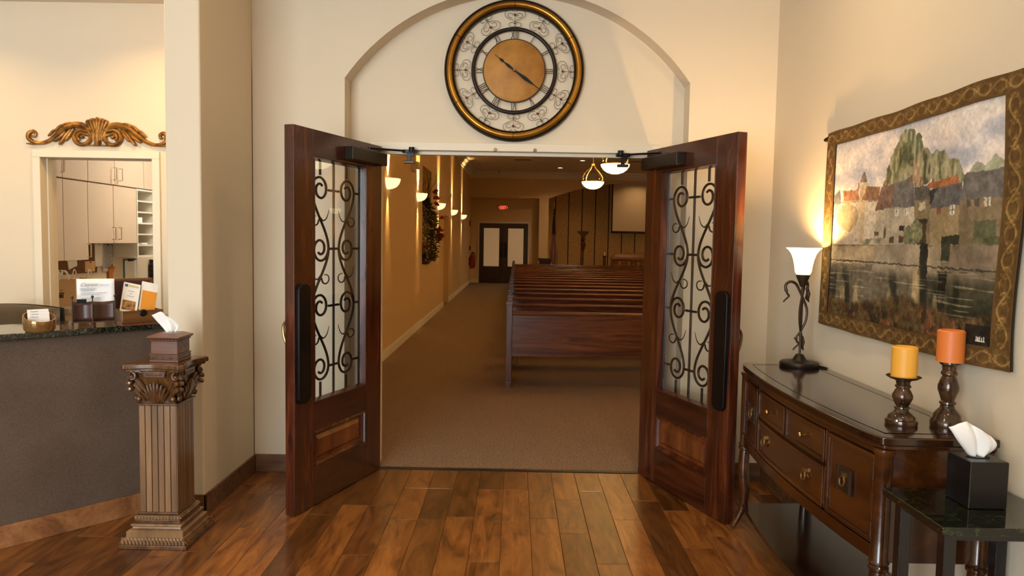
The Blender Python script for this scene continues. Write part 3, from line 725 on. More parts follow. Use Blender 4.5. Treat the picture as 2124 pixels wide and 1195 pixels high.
def picture(nu, nv):
    sh = (nv, nu); V, U = np.mgrid[0:1:nv*1j, 0:1:nu*1j]
    jx = (fbm(sh,(60,42),1)-.5)*.016; jy = (fbm(sh,(60,42),5)-.5)*.016
    u, v = U+jx, V+jy
    im = np.zeros((nv, nu, 3)); 
    def C(*c): return np.array(c)/255.
    n1, n2, n3 = fbm(sh,(6,5),11), fbm(sh,(14,10),21), fbm(sh,(60,40),31)
    def put(mask, col, k=1.0, tex=.25, nz=n3):
        c = np.clip(np.array(col)/255.*(1+tex*(nz[...,None]-.5)*2), 0, 1); m = (mask*k)[...,None]; im[:] = im*(1-m)+c*m
    def inpoly(P, u=u, v=v):
        m = np.zeros(sh, bool); n = len(P)
        for i in range(n):
            x0,y0 = P[i]; x1,y1 = P[(i+1)%n]
            if y0 == y1: continue
            c = ((v >= min(y0,y1)) & (v < max(y0,y1))) & (u < (v-y0)/(y1-y0)*(x1-x0)+x0); m ^= c
        return m.astype(float)
    def rect(a, b): return ((u>=a[0])&(u<=b[0])&(v>=a[1])&(v<=b[1])).astype(float)
    # sky
    im[:] = C(216,200,188); put(np.clip((n1-.45)*5,0,1), (166,166,174), .7, .1); put(np.clip((n2-.55)*5,0,1), (222,206,196), .8, .1); put(np.clip((vnoise(sh,(3,9),77)-.6)*4,0,1)*(V<.25), (146,152,164), .7, .1)
    put(np.clip((.10-V+.05*(n1-.5))*14,0,1)*np.clip(U-.45,0,1)*1.6, (146,154,152), .6); put(np.clip((vnoise(sh,(4,7),88)-.5)*4,0,1)*(V<.3), (226,212,198), .6, .08); put(np.clip((vnoise(sh,(5,9),98)-.62)*5,0,1)*(V<.3), (150,154,170), .6, .08)
    put(np.clip((V-.22)*8,0,1)*np.clip(1-U*1.2,0,1), (224,204,176), .8, .1)
    # hill with trees
    hill = inpoly([(.37,.31),(.40,.163),(.435,.076),(.504,.033),(.567,.035),(.604,.09),(.612,.155),(.69,.135),(.76,.18),(.826,.235),(.86,.32)], u+(fbm(sh,(15,11),301)-.5)*.07, v+(fbm(sh,(15,11),311)-.5)*.09)
    put(hill, (158,150,112), 1, .3, n2); put(hill*np.clip((n2-.5)*7,0,1), (116,116,80), .85, .3); put(hill*np.clip((fbm(sh,(22,12),91)-.56)*8,0,1), (74,74,46), .85); put(hill*(np.abs(u-.545)<.05)*np.clip((.2-v)*9,0,1), (78,88,60), .55)
    put(inpoly([(.56,.18),(.585,.17),(.60,.31),(.565,.31)]), (176,138,100), .8); put(inpoly([(.40,.3),(.44,.12),(.47,.12),(.47,.3)]), (172,164,118), .6)
    put(inpoly([(.86,.29),(.90,.24),(.93,.27),(.96,.22),(1,.26),(1,.3),(.86,.31)]), (140,146,104), .7)
    stv = vnoise(sh,(80,16),401); put(hill*np.clip((stv-.55)*6,0,1), (184,172,134), .55, .2); put(hill*np.clip((.38-stv)*6,0,1), (92,92,60), .6, .2)
    # houses
    put(np.clip((v-.33)*40,0,1)*(v<.62), (136,118,94), 1, .2, n2)
    wl = {'a':([(0,.353),(.341,.361),(.328,.6),(0,.6)],(196,176,146)), 'b':([(.331,.40),(.578,.40),(.59,.6),(.318,.6)],(176,160,132)), 'c':([(.582,.371),(.66,.372),(.673,.6),(.59,.6)],(132,112,78)), 'd':([(.669,.42),(.831,.41),(.842,.6),(.673,.6)],(158,134,92)), 'e':([(.83,.396),(1,.397),(1,.6),(.842,.6)],(130,110,78))}
    for P, c in wl.values(): put(inpoly(P), c, 1, .22, n2); put(inpoly(P)*np.clip((n3-.52)*5,0,1), tuple(x*.78 for x in c), .6)
    put(inpoly([(.215,.36),(.221,.25),(.24,.20),(.262,.25),(.272,.36)]), (188,160,118)); put(inpoly([(.215,.25),(.24,.19),(.265,.25)]), (120,104,92))
    put(inpoly([(0,.30),(.05,.27),(.06,.355),(0,.36)]), (110,108,110))
    for P, c in (([(.075,.279),(.207,.286),(.215,.346),(.084,.342)],(160,108,74)), ([(.258,.277),(.342,.284),(.34,.352),(.232,.352)],(142,100,70)), ([(.355,.288),(.444,.278),(.443,.40),(.32,.415)],(124,94,76)), ([(.444,.278),(.558,.262),(.585,.41),(.440,.402)],(112,106,98)), ([(.569,.316),(.652,.316),(.665,.378),(.58,.382)],(96,90,80)), ([(.644,.305),(.811,.289),(.837,.33),(.702,.338),(.645,.33)],(178,108,62)), ([(.655,.34),(.702,.332),(.69,.42),(.66,.40)],(62,58,56)), ([(.702,.332),(.837,.324),(.835,.42),(.66,.428)],(100,96,92)), ([(.853,.289),(1,.285),(1,.40),(.825,.402)],(114,106,98))):
        put(inpoly(P), c, 1, .22, n3); put(inpoly(P)*np.clip((n2-.55)*5,0,1), tuple(x*.8 for x in c), .6)
    for a, b in (((.39,.255),(.40,.30)), ((.545,.255),(.56,.30)), ((.60,.27),(.61,.32)), ((.665,.285),(.68,.325)), ((.20,.25),(.21,.29))): put(rect(a,b), (150,92,60))
    for a, b, c in (((.487,.498),(.525,.523),(44,40,36)), ((.456,.414),(.482,.447),(206,198,180)), ((.52,.412),(.545,.448),(206,198,180)), ((.781,.418),(.811,.461),(206,196,176)), ((.893,.399),(.914,.434),(86,80,66)), ((.929,.397),(.951,.434),(196,180,150)), ((.866,.402),(.88,.431),(86,80,60)), ((.59,.47),(.655,.49),(60,50,34)), ((.605,.49),(.65,.588),(70,58,38)), ((.743,.552),(.842,.590),(50,50,34)), ((.427,.548),(.455,.583),(92,70,50)), ((.487,.549),(.523,.582),(92,66,48)), ((.323,.519),(.35,.545),(104,76,56)), ((.605,.392),(.637,.426),(186,172,140)), ((.705,.42),(.73,.45),(136,84,70)), ((.90,.49),(.98,.585),(96,96,64)), ((.385,.50),(.40,.56),(96,82,60))): put(rect(a,b), c, .95, .2)
    for a, b in (((.462,.418),(.466,.445)), ((.526,.418),(.53,.446)), ((.793,.42),(.798,.46)), ((.938,.40),(.942,.432)), ((.782,.437),(.81,.441))): put(rect(a,b), (84,84,84), .8)
    put(((u-.595)/.038)**2+((v-.53)/.055)**2 < 1, (122,120,80), .9, .5); put((((u-.55)/.03)**2+((v-.55)/.05)**2 < 1), (92,94,60), .7, .5)
    put(((u-.13)/.09)**2+((v-.44)/.08)**2 < .5+n2, (120,104,70), .55, .5); put(rect((.23,.36),(.255,.60)), (186,152,98), .6); put(rect((.0,.56),(1,.60))*np.clip((n2-.5)*6,0,1), (74,76,50), .7)
    # quay walls
    put(V>.595, (120,104,80), 1, .3, n2); put(inpoly([(0,.60),(.33,.6),(.32,.70),(0,.70)]), (178,152,110), .9, .3, n2); put(inpoly([(.328,.597),(.625,.588),(.627,.775),(.318,.73)]), (158,140,112), 1, .25, n2)
    put(inpoly([(.663,.601),(.75,.59),(.75,.76),(.67,.765)]), (160,140,108), 1, .25, n2); put(inpoly([(.79,.60),(1,.59),(1,.70),(.80,.70)]), (126,108,84), 1, .3, n2); put(rect((.745,.59),(.80,.66)), (64,66,48)); put(inpoly([(.625,.58),(.665,.59),(.672,.80),(.62,.79)]), (50,46,36))
    # water and reflections
    wat = np.clip((V-.70-.03*U)*26,0,1); put(wat*(U>.62), (70,66,46), .9, .3); put(wat*(U<.62), (104,94,74), .75, .3)
    st = vnoise(sh,(26,2),55); put(np.clip((V-.70)*12,0,1)*np.clip((st-.55)*7,0,1), (38,38,28), .75); put(np.clip((V-.66)*12,0,1)*np.clip((vnoise(sh,(18,2),66)-.6)*7,0,1)*(U<.66), (190,158,100), .65)
    put(np.clip((V-.78)*10,0,1)*(U>.80), (44,44,28), .75); put(rect((.735,.71),(.79,.80)), (34,32,24), .9); put(inpoly([(.70,.93),(.715,.82),(.73,.81),(.75,.93)]), (140,126,84), .8)
    rip = vnoise(sh,(8,150),44); put((V>.66)*(V<.9)*np.clip((rip-.72)*9,0,1), (188,170,132), .5); put((np.abs(v-(.685+.012*U))<.004), (62,54,42), .8); put((V>.68)*(V<.74)*np.clip((rip-.8)*9,0,1), (60,52,40), .6)
    # autumn bank
    edge = .875+.035*np.sin(U*9)-.05*np.clip(U-.45,0,1)+.05*(n2-.5); bank = np.clip((V-edge)*30,0,1)
    put(bank, (92,72,40), 1, .45, n3); put(bank*np.clip((n2-.5)*7,0,1), (132,80,46), .7, .4); put(bank*np.clip((fbm(sh,(30,14),123)-.55)*8,0,1), (46,42,28), .8); put(bank*np.clip((fbm(sh,(34,16),143)-.58)*9,0,1), (110,52,40), .7)
    put(((U>.90)&(V>.92))*1., (34,32,26), .8)
    # signature strokes
    for k, x in enumerate((.947,.9535,.960,.9665,.973)): put(((np.abs(U-x)<.0016)&(V>.963+.003*(k%2))&(V<.984))*1., (226,214,190), 1, 0)
    put(((U>.945)&(U<.978)&(np.abs(V-.984)<.0016))*1., (226,214,190), 1, 0)
    gm = im.mean(2, keepdims=True); im = gm+(im-gm)*.80; im = im*(.89+.22*fbm(sh,(110,76),201)[...,None]); im = .5+(im-.48)*1.1
    return np.clip(im, 0, 1)
def lin(im): return np.where(im <= .04045, im/12.92, ((im+.055)/1.055)**2.4)
NU, NV = 420, 290; ba, bb_ = BW_/(TY0-TY1), BW_*.74/(TZ1-TZ0)
im = lin(picture(NU, NV))
mb = MB().grid(NU, NV, lambda a, b: drape(ba+(1-2*ba)*a, 1-(bb_+(1-2*bb_)*b)))
me = mb.mesh('picture', vcol('tapestry_print'), True, 180); set_colors(me, np.dstack([im, np.ones((NV,NU))]))
obj('picture', me, tp)
m_border = vcol('tapestry_border_weave', .75, 300, .3)
def border(a0, a1, b0, b1, along, name='border'):
    La, Lb = (a1-a0)*(TY0-TY1), (b1-b0)*(TZ1-TZ0); nu, nv = max(8,int(La/.0042)), max(8,int(Lb/.0042))
    A = np.linspace(0,1,nu)[None,:]*La*np.ones((nv,1)); B = np.linspace(0,1,nv)[:,None]*Lb*np.ones((1,nu))
    s, t, L, wd = (A, B/Lb*2-1, La, Lb) if along == 'a' else (B, A/La*2-1, Lb, La)
    n = max(3, round(L/.155)); lam = L/n; ph = s/lam*2*PI
    d1 = np.abs(t-.55*np.sin(ph)); d2 = np.abs(t+.55*np.sin(ph)); g = np.zeros_like(t)
    g = np.maximum(g, np.clip(1-d1/.13,0,1)); g = np.maximum(g, .6*np.clip(1-d2/.09,0,1))
    cc = ((s/lam+.25) % .5)-.25; rr = np.sqrt((cc*lam/(wd/2))**2+(t)**2); g = np.maximum(g, .75*np.clip(1-np.abs(rr-.38)/.09,0,1)*(np.abs(np.sin(ph))>.3)); g = np.maximum(g, .55*np.clip(np.sin(np.arctan2(t,cc*lam/(wd/2))*6)-.3,0,1)*(rr<.55))
    nz = fbm(t.shape, (max(2,nu//5), max(2,nv//5)), 9); g = np.clip(g*(.45+.75*nz)+.75*(nz-.42), 0, 1); g = np.where(np.abs(t) > .9, .12, g)
    c0, c1 = np.array([90,66,35])/255., np.array([184,146,84])/255.
    c = lin(c0+(c1-c0)*g[...,None])
    mb = MB(); hh = g*.003
    def fn(i, j):
        p = drape(a0+(a1-a0)*i, b0+(b1-b0)*j); return (p[0]-.004-hh[min(nv-1,int(round(j*(nv-1)))), min(nu-1,int(round(i*(nu-1))))], p[1], p[2])
    mb.grid(nu, nv, fn); me = mb.mesh(name, m_border, True, 180); set_colors(me, np.dstack([c, np.ones(t.shape)])); return obj(name, me, tp)
border(0, 1, 1-bb_, 1, 'a'); border(0, 1, 0, bb_, 'a'); border(0, ba, bb_, 1-bb_, 'b'); border(1-ba, 1, bb_, 1-bb_, 'b')
bk = MB().grid(30, 16, lambda a, b: (drape(a*.998+.001, b*.998+.001)[0]+.006, drape(a*.998+.001, b)[1], drape(a, b*.998+.001)[2])); bk.build('lining', plain('lining_cloth', srgb(70,54,34), .9), tp)
rd = MB().tube([(TX-.001, TY0+.035, TZ1-.022), (TX-.001, TY1-.05, TZ1-.022)], .007, 10); rd.build('rod', m_iron, tp)
for y, s in ((TY0+.03, 1), (TY1-.05, -1)):
    MB().lathe([(.0001,0),(.011,0),(.014,.005*s),(.008,.010*s),(.012,.018*s),(.006,.026*s),(.011,.034*s),(.004,.042*s),(.007,.048*s),(.0001,.054*s)], 12, (TX-.001, y, TZ1-.022), ax='Y').build('finial', m_iron, tp)
    MB().box(TX-.01, XR-.001, y-.008-.012*s, y+.008-.012*s, TZ1-.035, TZ1-.016).build('bracket', m_iron, tp)
# ================================================================ RECEPTION DESK
def desk_front(name_only=None):
    k = NT('desk_front_vinyl'); v = k.coord(); n = k.noise(v, 130, 3, .6); b = k.noise(v, 5, 3)
    k.col(k.mix(.5, k.ramp(n, [(.35,srgb(70,56,46)),(.65,srgb(104,86,72))]), k.ramp(b, [(.35,srgb(84,66,54)),(.65,srgb(98,82,68))]))); k.p(Roughness=.55); k.bump(n, .25, .002); return k.m
m_vinyl = desk_front()
dv = Vector((.659,.752,0)); nv_ = Vector((-.752,.659,0))       # along the desk towards the pier, and towards the clerk
A0 = Vector((-2.477,-1.32,0)); s_end = .80; s_beg = -.85
def D(s, d, z=0): p = A0+dv*s+nv_*d; return (p.x, p.y, z)
dk = thing('reception_desk', (0,0,0), 0, 'brown leather faced reception desk angled out from the wall stub', 'desk')
def slab(s0, s1, d0, d1, z0, z1, clip=True):
    c = [D(s0,d0), D(s1,d0), D(s1,d1), D(s0,d1)]
    return MB().prism([(p[0],p[1]) for p in c], z0, z1)
# desk stops against the pier face x = -1.876
def s_at(x, d): return (x-A0.x-nv_.x*d)/dv.x
e0, e1 = s_at(-1.879, 0), s_at(-1.879, .13)
MB().prism([D(s_beg,.012)[:2], D(s_at(-1.879,.012),.012)[:2], D(e1,.12)[:2], D(s_beg,.12)[:2]], .0, 1.022).build('front_panel', m_vinyl, dk)
MB().prism([D(s_beg,-.004)[:2], D(s_at(-1.879,-.004),-.004)[:2], D(s_at(-1.879,.012),.012)[:2], D(s_beg,.012)[:2]], 0, .112).build('kick_board', wood('desk_kick_oak', srgb(104,62,34), srgb(146,96,58), srgb(172,120,76), .4, 'X', .7, .15, coarse=True), dk, bevel=.003)
MB().prism([D(s_beg,.12)[:2], D(s_beg+.03,.12)[:2], D(s_beg+.03,.43)[:2], D(s_beg,.43)[:2]], 0, .74).build('end_panel', m_vinyl, dk)
MB().prism([D(s_beg,.121)[:2], D(s_at(-1.879,.13)-.02,.121)[:2], D(s_at(-1.879,.13)-.02,.44)[:2], D(s_beg,.44)[:2]], .74, .77).build('worktop', m_lam, dk, bevel=.003)
MB().prism([D(s_beg-.03,-.035)[:2], D(s_at(-1.88,-.035),-.035)[:2], (-1.88,-.1), D(1.27,.40)[:2], D(s_beg-.03,.40)[:2]], 1.022, 1.055).build('counter_top', m_granite, dk, bevel=.004)
ZK = 1.055
dang = math.atan2(dv.y, dv.x)
# ---- card bowl with cards
m_amber = NT('amber_glass'); m_amber.p(Base_Color=srgb(166,124,70), Roughness=.08, Metallic=.25, Transmission_Weight=.5, IOR=1.45)
bw = thing('card_bowl', (-2.345,-1.185,ZK), dang, 'round amber glass card holder on the granite counter', 'card holder')
mb = MB(); N = 36
prof = [(.058,0,0),(.068,.012,0),(.071,.05,.1),(.070,.062,1),(.063,.062,1),(.060,.045,.3),(.055,.018,0)]
vs = []
for i in range(N):
    a = 2*PI*i/N
    for r, z, k in prof: vs.append((r*math.cos(a), r*math.sin(a), z+k*(.022*math.sin(a)+.012)))
K = len(prof); mb.add(vs, [(i*K+t, ((i+1)%N)*K+t, ((i+1)%N)*K+t+1, i*K+t+1) for i in range(N) for t in range(K-1)])
mb.add([(vs[i*K][0], vs[i*K][1], 0) for i in range(N)], [tuple(range(N))]); mb.add([(vs[i*K+K-1][0], vs[i*K+K-1][1], .018) for i in range(N)], [tuple(range(N))])
mb.build('bowl', m_amber.m, bw)
for k, (y, z, xo, lab) in enumerate(((-.012,.030,-.004,'front white business card standing in the amber glass holder'),(.006,.042,.002,'middle white business card standing in the amber glass holder'),(.024,.054,.004,'rear white business card standing in the amber glass holder'))):
    c = thing('business_card', (0,0,0), 0, lab, 'card', 'business cards in the glass holder')
    c.matrix_world = Matrix.Translation((-2.345,-1.185,ZK)) @ Matrix.Rotation(dang+.0, 4, 'Z') @ Matrix.Translation((xo,y,z)) @ Matrix.Rotation(-.28, 4, 'X')
    MB().box(-.046,.046,-.0006,.0006,0,.054).build('card', m_paper, c)
    text_part('name_print', 'Clayton', .011, m_ink, c, basis((-.036,-.0009,.040), (1,0,0), (0,0,1), (0,-1,0)), .3)
    ln = MB()
    for j in range(2): ln.box(-.036, -.036+(.04,.03)[j], -.0011, -.0007,   .032-.006*j, .0328-.006*j)
    o = ln.build('print_lines', m_ink, c); o['kind'] = 'stuff'
# ---- folding letter stand with two curved leather panels
ls = thing('letter_stand', (0,0,ZK), 0, 'dark brown leather letter stand with ball tipped posts on the counter', 'letter stand')
posts = [(-2.243,-1.085),(-2.165,-1.042),(-2.092,-.965)]
for (x, y) in posts:
    MB().lathe([(.0001,0),(.005,0),(.006,.012),(.003,.02),(.0065,.026),(.003,.034),(.0026,.15),(.003,.156),(.0065,.161),(.0065,.167),(.0001,.172)], 12, (x,y,0)).build('post', m_bronze, ls)
for (p, q) in ((posts[0],posts[1]),(posts[1],posts[2])):
    P, Q = Vector((*p,0)), Vector((*q,0)); nn = (Q-P).cross(Vector((0,0,1))).normalized()
    def fn(u, v): r = P.lerp(Q, u)+nn*(-.020*math.sin(PI*u)); return (r.x, r.y, .035+.105*v-(.0 if v<.5 else .006*math.sin(PI*u)))
    MB().grid(12, 6, fn).build('panel', m_brownleather, ls, solid=.003)
MB().prism([posts[0], posts[1], posts[2], (-2.12,-.93), (-2.27,-1.04)], .030, .036).build('bottom', m_brownleather, ls)
MB().box(-.022,.022,-.002,.002,-.010,.012).xf(Matrix.Translation((-2.195,-1.085,.142)) @ Matrix.Rotation(.5,4,'Z')).build('clasp', m_black, ls, bevel=.001)
lt = thing('letterhead_sheet', (-2.168,-1.005,ZK+.038), .55, 'white letterhead sheet standing in the leather letter stand', 'paper')
MB().grid(10, 8, lambda u, v: (-.085+.17*u, .008*math.sin(u*PI)-.03*v*0+.018*v, .215*v)).build('sheet', m_paper, lt, solid=.0012)
Mt = basis((-.070,-.0035,.178), (1,0,0), (0,.083,.996), (0,-.996,.083))
text_part('name_print', 'Clayton', .024, m_ink, lt, Mt, .35)
ln = MB()
for j,(a,b,z) in enumerate(((-.07,.0,.166),(-.068,-.004,.160),(-.064,-.01,.154),(-.066,.05,.142),(-.066,.01,.134),(.022,.06,.182),(-.066,.02,.115))): ln.box(a, b, .018*z/.215-.0040+.006*math.sin(PI*((a+b)/2+.085)/.17)-.003, .018*z/.215-.003+.006*math.sin(PI*((a+b)/2+.085)/.17), z, z+.0008)
o = ln.build('print_lines', m_ink, lt); o['kind'] = 'stuff'
# ---- wooden brochure chest with open lid
cm_ = wood('chest_wood', srgb(78,44,18), srgb(122,78,38), srgb(150,104,58), .3, 'X', .8, .3, coarse=True)
ch = thing('brochure_chest', (-1.995,-.868,ZK), dang, 'small wooden chest with open lid on the counter beside the wall stub', 'chest')
L2 = .105
cb = MB().box(-L2,L2,0,.008,.03,.080).box(-L2,L2,.112,.12,.03,.080).box(-L2,-L2+.008,.008,.112,.03,.080).box(L2-.008,L2,.008,.112,.03,.080).box(-L2,L2,0,.12,.022,.03)
cb.build('body', cm_, ch, bevel=.002)
MB().box(-L2+.009,L2-.009,.009,.111,.03,.066).build('inner_tray', plain('wine_tray', srgb(60,32,30), .8), ch)
for z0, z1, g in ((0,.012,.004),(.012,.022,.008)): MB().box(-L2-g,L2+g,-g,.12+g,z0,z1).build('plinth', m_tissue_w, ch, bevel=.003)
lid = MB().box(-L2,L2,-.006,.006,0,.165).xf(Matrix.Translation((0,.128,.083)) @ Matrix.Rotation(-.14,4,'X')); lid.build('lid', cm_, ch, bevel=.004)
MB().box(-L2+.012,L2-.012,-.0085,-.006,.012,.150).xf(Matrix.Translation((0,.128,.083)) @ Matrix.Rotation(-.14,4,'X')).build('lid_lining', plain('wine_lining', srgb(66,34,34), .8), ch)
MB().lathe([(.0001,-.006),(.016,-.006),(.02,-.002),(.02,0)], 20, (.0,-.0005,.066), ax='Y').build('clasp', m_black, ch, bevel=.001)
def brochure(xo, yo, tilt, lab, cover, h=.165, w=.085, dx=0):
    b = thing('brochure', (0,0,0), 0, lab, 'brochure'); b.matrix_world = Matrix.Translation((-1.995,-.868,ZK+.068)) @ Matrix.Rotation(dang,4,'Z') @ Matrix.Translation((xo,yo,0)) @ Matrix.Rotation(-.30,4,'X') @ Matrix.Rotation(tilt,4,'Y')
    for i in range(3): MB().box(-w/2+.0015*i*0, w/2, .0025*i, .0025*i+.0016, 0, h-.002*i).build('leaflet', m_paper, b)
    cover(b, w, h); return b
m_photo = plain('autumn_print', srgb(70,46,26), .5, 0, srgb(206,150,84), 40)
m_blue = plain('blue_print', srgb(70,92,150), .5); m_ygreen = plain('olive_print', srgb(206,196,130), .5); m_orange = plain('orange_print', srgb(226,150,48), .6)
def cov1(b, w, h):
    MB().box(-w/2+.006, w/2-.012, -.0006, 0, .012, .066).build('photo_print', m_photo, b)
    MB().box(-w/2+.006, -w/2+.022, -.0006, 0, h-.024, h-.01).build('logo_print', m_blue, b); MB().box(-w/2+.026, w/2-.008, -.0006, 0, h-.022, h-.012).build('title_print', m_ygreen, b)
    ln = MB()
    for z, a in ((.118,.03),(.104,.012),(.09,.035)): ln.box(-a/2, a/2, -.0006, 0, z, z+.002)
    o = ln.build('print_lines', m_ink, b); o['kind'] = 'stuff'
def cov2(b, w, h): MB().box(-w/2+.008, w/2, -.0006, 0, 0, h-.05).build('orange_panel', m_orange, b)
brochure(-.058, .050, .26, 'white brochure with a brown landscape photo in the wooden chest', cov1)
brochure(.040, .062, .26, 'white brochure with an orange lower panel in the wooden chest', cov2)
# ================================================================ LEATHER CHAIR
ch_ = thing('office_chair', (-2.93,-.47,0), -.25, 'dark leather office chair behind the reception desk', 'chair')
def backf(u, v):
    x = (u-.5)*.60*(1-.10*abs(v-.5)); return x, v
for nm, y0, bul in (('backrest', 0, 1),):
    mb = MB(); nu, nv2 = 22, 18
    def front(u, v):
        x = (u-.5)*.62; z = .52+.585*v; e = (1-abs(2*u-1)**4)*(1-abs(2*v-1)**6); return (x*(1-.06*v*v), -.02-.075*e**.6+.04*(v-.5)**2-.05*v*0, z+.012*math.sin(u*PI))
    def back(u, v):
        p = front(u, v); e = (1-abs(2*u-1)**4)*(1-abs(2*v-1)**6); return (p[0], .02+.05*e**.6, p[2])
    mb.grid(nu, nv2, front); mb.grid(nu, nv2, back)
    mb.build('backrest', m_leather, ch_, ang=60)
MB().lathe([(.0001,.40),(.26,.40),(.30,.43),(.30,.47),(.26,.51),(.0001,.52)], 28, (0,-.27,0), squash=.95).build('seat', m_leather, ch_)
for s in (-1, 1):
    MB().tube(spline([(s*.31,-.05,.50),(s*.33,-.06,.66),(s*.33,-.14,.70),(s*.33,-.34,.69),(s*.31,-.38,.60),(s*.29,-.34,.47)], 6), .024, 10).build('armrest', m_leather, ch_)
MB().lathe([(.0001,.09),(.03,.09),(.03,.40),(.0001,.40)], 14, (0,-.27,0)).build('column', m_black, ch_)
for k in range(5):
    a = k*2*PI/5; lg = MB().tube([(0,-.27,.11),(.28*math.cos(a),-.27+.28*math.sin(a),.07)], [.025,.016], 8); lg.ball((.28*math.cos(a),-.27+.28*math.sin(a),.03), .03, 10); lg.build('leg', m_black, ch_)

# ================================================================ PEDESTAL
pd = thing('pedestal', (-1.748,-1.127,0), 0, 'carved wooden column pedestal with fluted shaft before the wall stub', 'pedestal')
def sq(mb, h, z0, z1): return mb.box(-h,h,-h,h,z0,z1)
sq(MB(), .168, 0, .022).build('base_plate', m_pedd, pd, bevel=.004)
def rope(h, z, r, n, slant, nm):     # row of slanted beads around a square
    mb = MB()
    for k in range(4):
        Rm = Matrix.Rotation(k*PI/2, 4, 'Z')
        for i in range(n):
            x = -h+2*h*(i+.5)/n; t = MB()
            if slant: t.tube([(x-.010,-h+.016,z+r*1.3),(x,-h+.002,z),(x+.006,-h-.004,z-r)], [.004,.0065,.004], 6)
            else: t.ball((x,-h,z), r, 8)
            t.xf(Rm); mb.add(t.v, t.f)
    o = mb.build(nm, m_ped, pd); o['kind'] = 'stuff'
rope(.158, .034, .012, 18, True, 'rope_moulding')
MB().prism([(-.16,-.16),(.16,-.16),(.16,.16),(-.16,.16)], .022, .03).build('rope_bed', m_pedd, pd)
mb = MB(); prev = None
for h, z in ((.152,.03),(.146,.048),(.140,.052),(.140,.078),(.132,.084),(.120,.088),(.118,.096)):
    cur = [(-h,-h,z),(h,-h,z),(h,h,z),(-h,h,z)]
    if prev: 
        for i in range(4): mb.add([prev[i],prev[(i+1)%4],cur[(i+1)%4],cur[i]], [(0,1,2,3)])
    prev = cur
mb.add(prev, [(0,1,2,3)]); mb.build('plinth', m_ped, pd, ang=20)
sq(MB(), .128, .098, .112).build('torus', m_ped, pd, bevel=.006); sq(MB(), .113, .112, .122).build('fillet', m_pedd, pd, bevel=.002)
sq(MB(), .112, .122, .150).build('bead_bed', m_ped, pd, bevel=.003); rope(.112, .138, .0075, 14, False, 'bead_moulding')
sq(MB(), .098, .150, .162).build('collar', m_pedd, pd, bevel=.004)
# fluted shaft made of narrow staves
sq(MB(), .089, .162, .70).build('shaft_core', m_pedd, pd)
for k in range(4):
    Rm = Matrix.Rotation(k*PI/2, 4, 'Z'); n = 6; w = .186/n
    for i in range(n):
        x = -.093+w*i; m = MB().box(x+.0015, x+w-.0015, -.0945, -.089, .162, .70).xf(Rm); m.build('stave', m_ped, pd, bevel=.002)
sq(MB(), .103, .70, .712).build('neck', m_pedd, pd, bevel=.004)
mb = MB(); prev = None
for h, z in ((.084,.712),(.086,.76),(.094,.80),(.106,.84),(.118,.872)):
    cur = [(-h,-h,z),(h,-h,z),(h,h,z),(-h,h,z)]
    if prev:
        for i in range(4): mb.add([prev[i],prev[(i+1)%4],cur[(i+1)%4],cur[i]], [(0,1,2,3)])
    prev = cur
mb.build('capital', m_pedd, pd)
for k in range(4):
    Rm = Matrix.Rotation(k*PI/2, 4, 'Z')
    for j in range(9):           # central acanthus fan, ridge by ridge
        t = (j-4)/4.0; tp_ = []
        for i in range(7):
            s = i/6; x = t*(.012+.058*s**.8); z = .716+(.105-.045*abs(t)**1.6)*s; y = -.088-.012*math.sin(PI*s*.8)-.022*s*s-(.010*(1-abs(t)))
            tp_.append((x,y,z))
        m = MB().tube(tp_, [.007,.009,.0095,.0095,.009,.0075,.004], 7).xf(Rm); m.build('leaf_ridge', m_pedd, pd)
    for s in (-1,1):             # side leaves
        for j, (x0,z0,x1,z1) in enumerate(((.06,.722,.125,.79),(.055,.74,.128,.82),(.05,.76,.12,.846))):
            pts = spline([(s*x0,-.092,z0),(s*(x0+x1)/2,-.106,z0+(z1-z0)*.75),(s*x1,-.112,z1),(s*(x1+.004),-.118,z1-.012)], 4)
            m = MB().tube(pts, [.009+.004*math.sin(PI*i/(len(pts)-1)) for i in range(len(pts))], 7).xf(Rm); m.build('side_leaf', m_pedd, pd)
        # upper volute and lower roundel
        sp = [(s*(.108+(.026-.0027*i*.9)*math.cos(.6*i+1.2)), -.122-.0006*i, .848+(.026-.0027*i*.9)*math.sin(.6*i+1.2)) for i in range(10)]
        m = MB().tube([(s*.062,-.112,.868)]+[(s*.08,-.115,.873)]+sp, [.006]*3+[.0075]*9, 10); m.ball((s*.108,-.125,.848), .012, 10); m.xf(Rm).build('volute', m_pedd, pd)
        m = MB().ball((s*.083,-.105,.735), .016, 12, (1,.8,1)).xf(Rm); m.build('roundel', m_pedd, pd)
    m = MB().prism([(-.05,.845),(.05,.845),(.058,.876),(-.058,.876)], -.112, -.122, lambda a,b,d: (a,d,b)).xf(Rm); m.build('capital_plaque', m_pedd, pd, bevel=.002)
    mb = MB()
    for i in range(9): mb.ball((-.036+.009*i,-.123,.858), .0035, 6)
    o = mb.xf(Rm).build('plaque_beads', m_pedd, pd); o['kind'] = 'stuff'
def abacus(h, cut, con, n=8):
    P = []
    for k in range(4):
        c, s_ = math.cos(k*PI/2), math.sin(k*PI/2)
        for i in range(n+1):
            t = i/n; x = -(h-cut)+2*(h-cut)*t; y = -h+con*math.sin(PI*t); P.append((x*c-y*s_, x*s_+y*c))
    return P
MB().prism(abacus(.146,.022,.030), .876, .886).build('abacus_moulding', m_pedd, pd, bevel=.003)
MB().prism(abacus(.160,.026,.034), .886, .912).build('abacus', m_pedd, pd, bevel=.007)
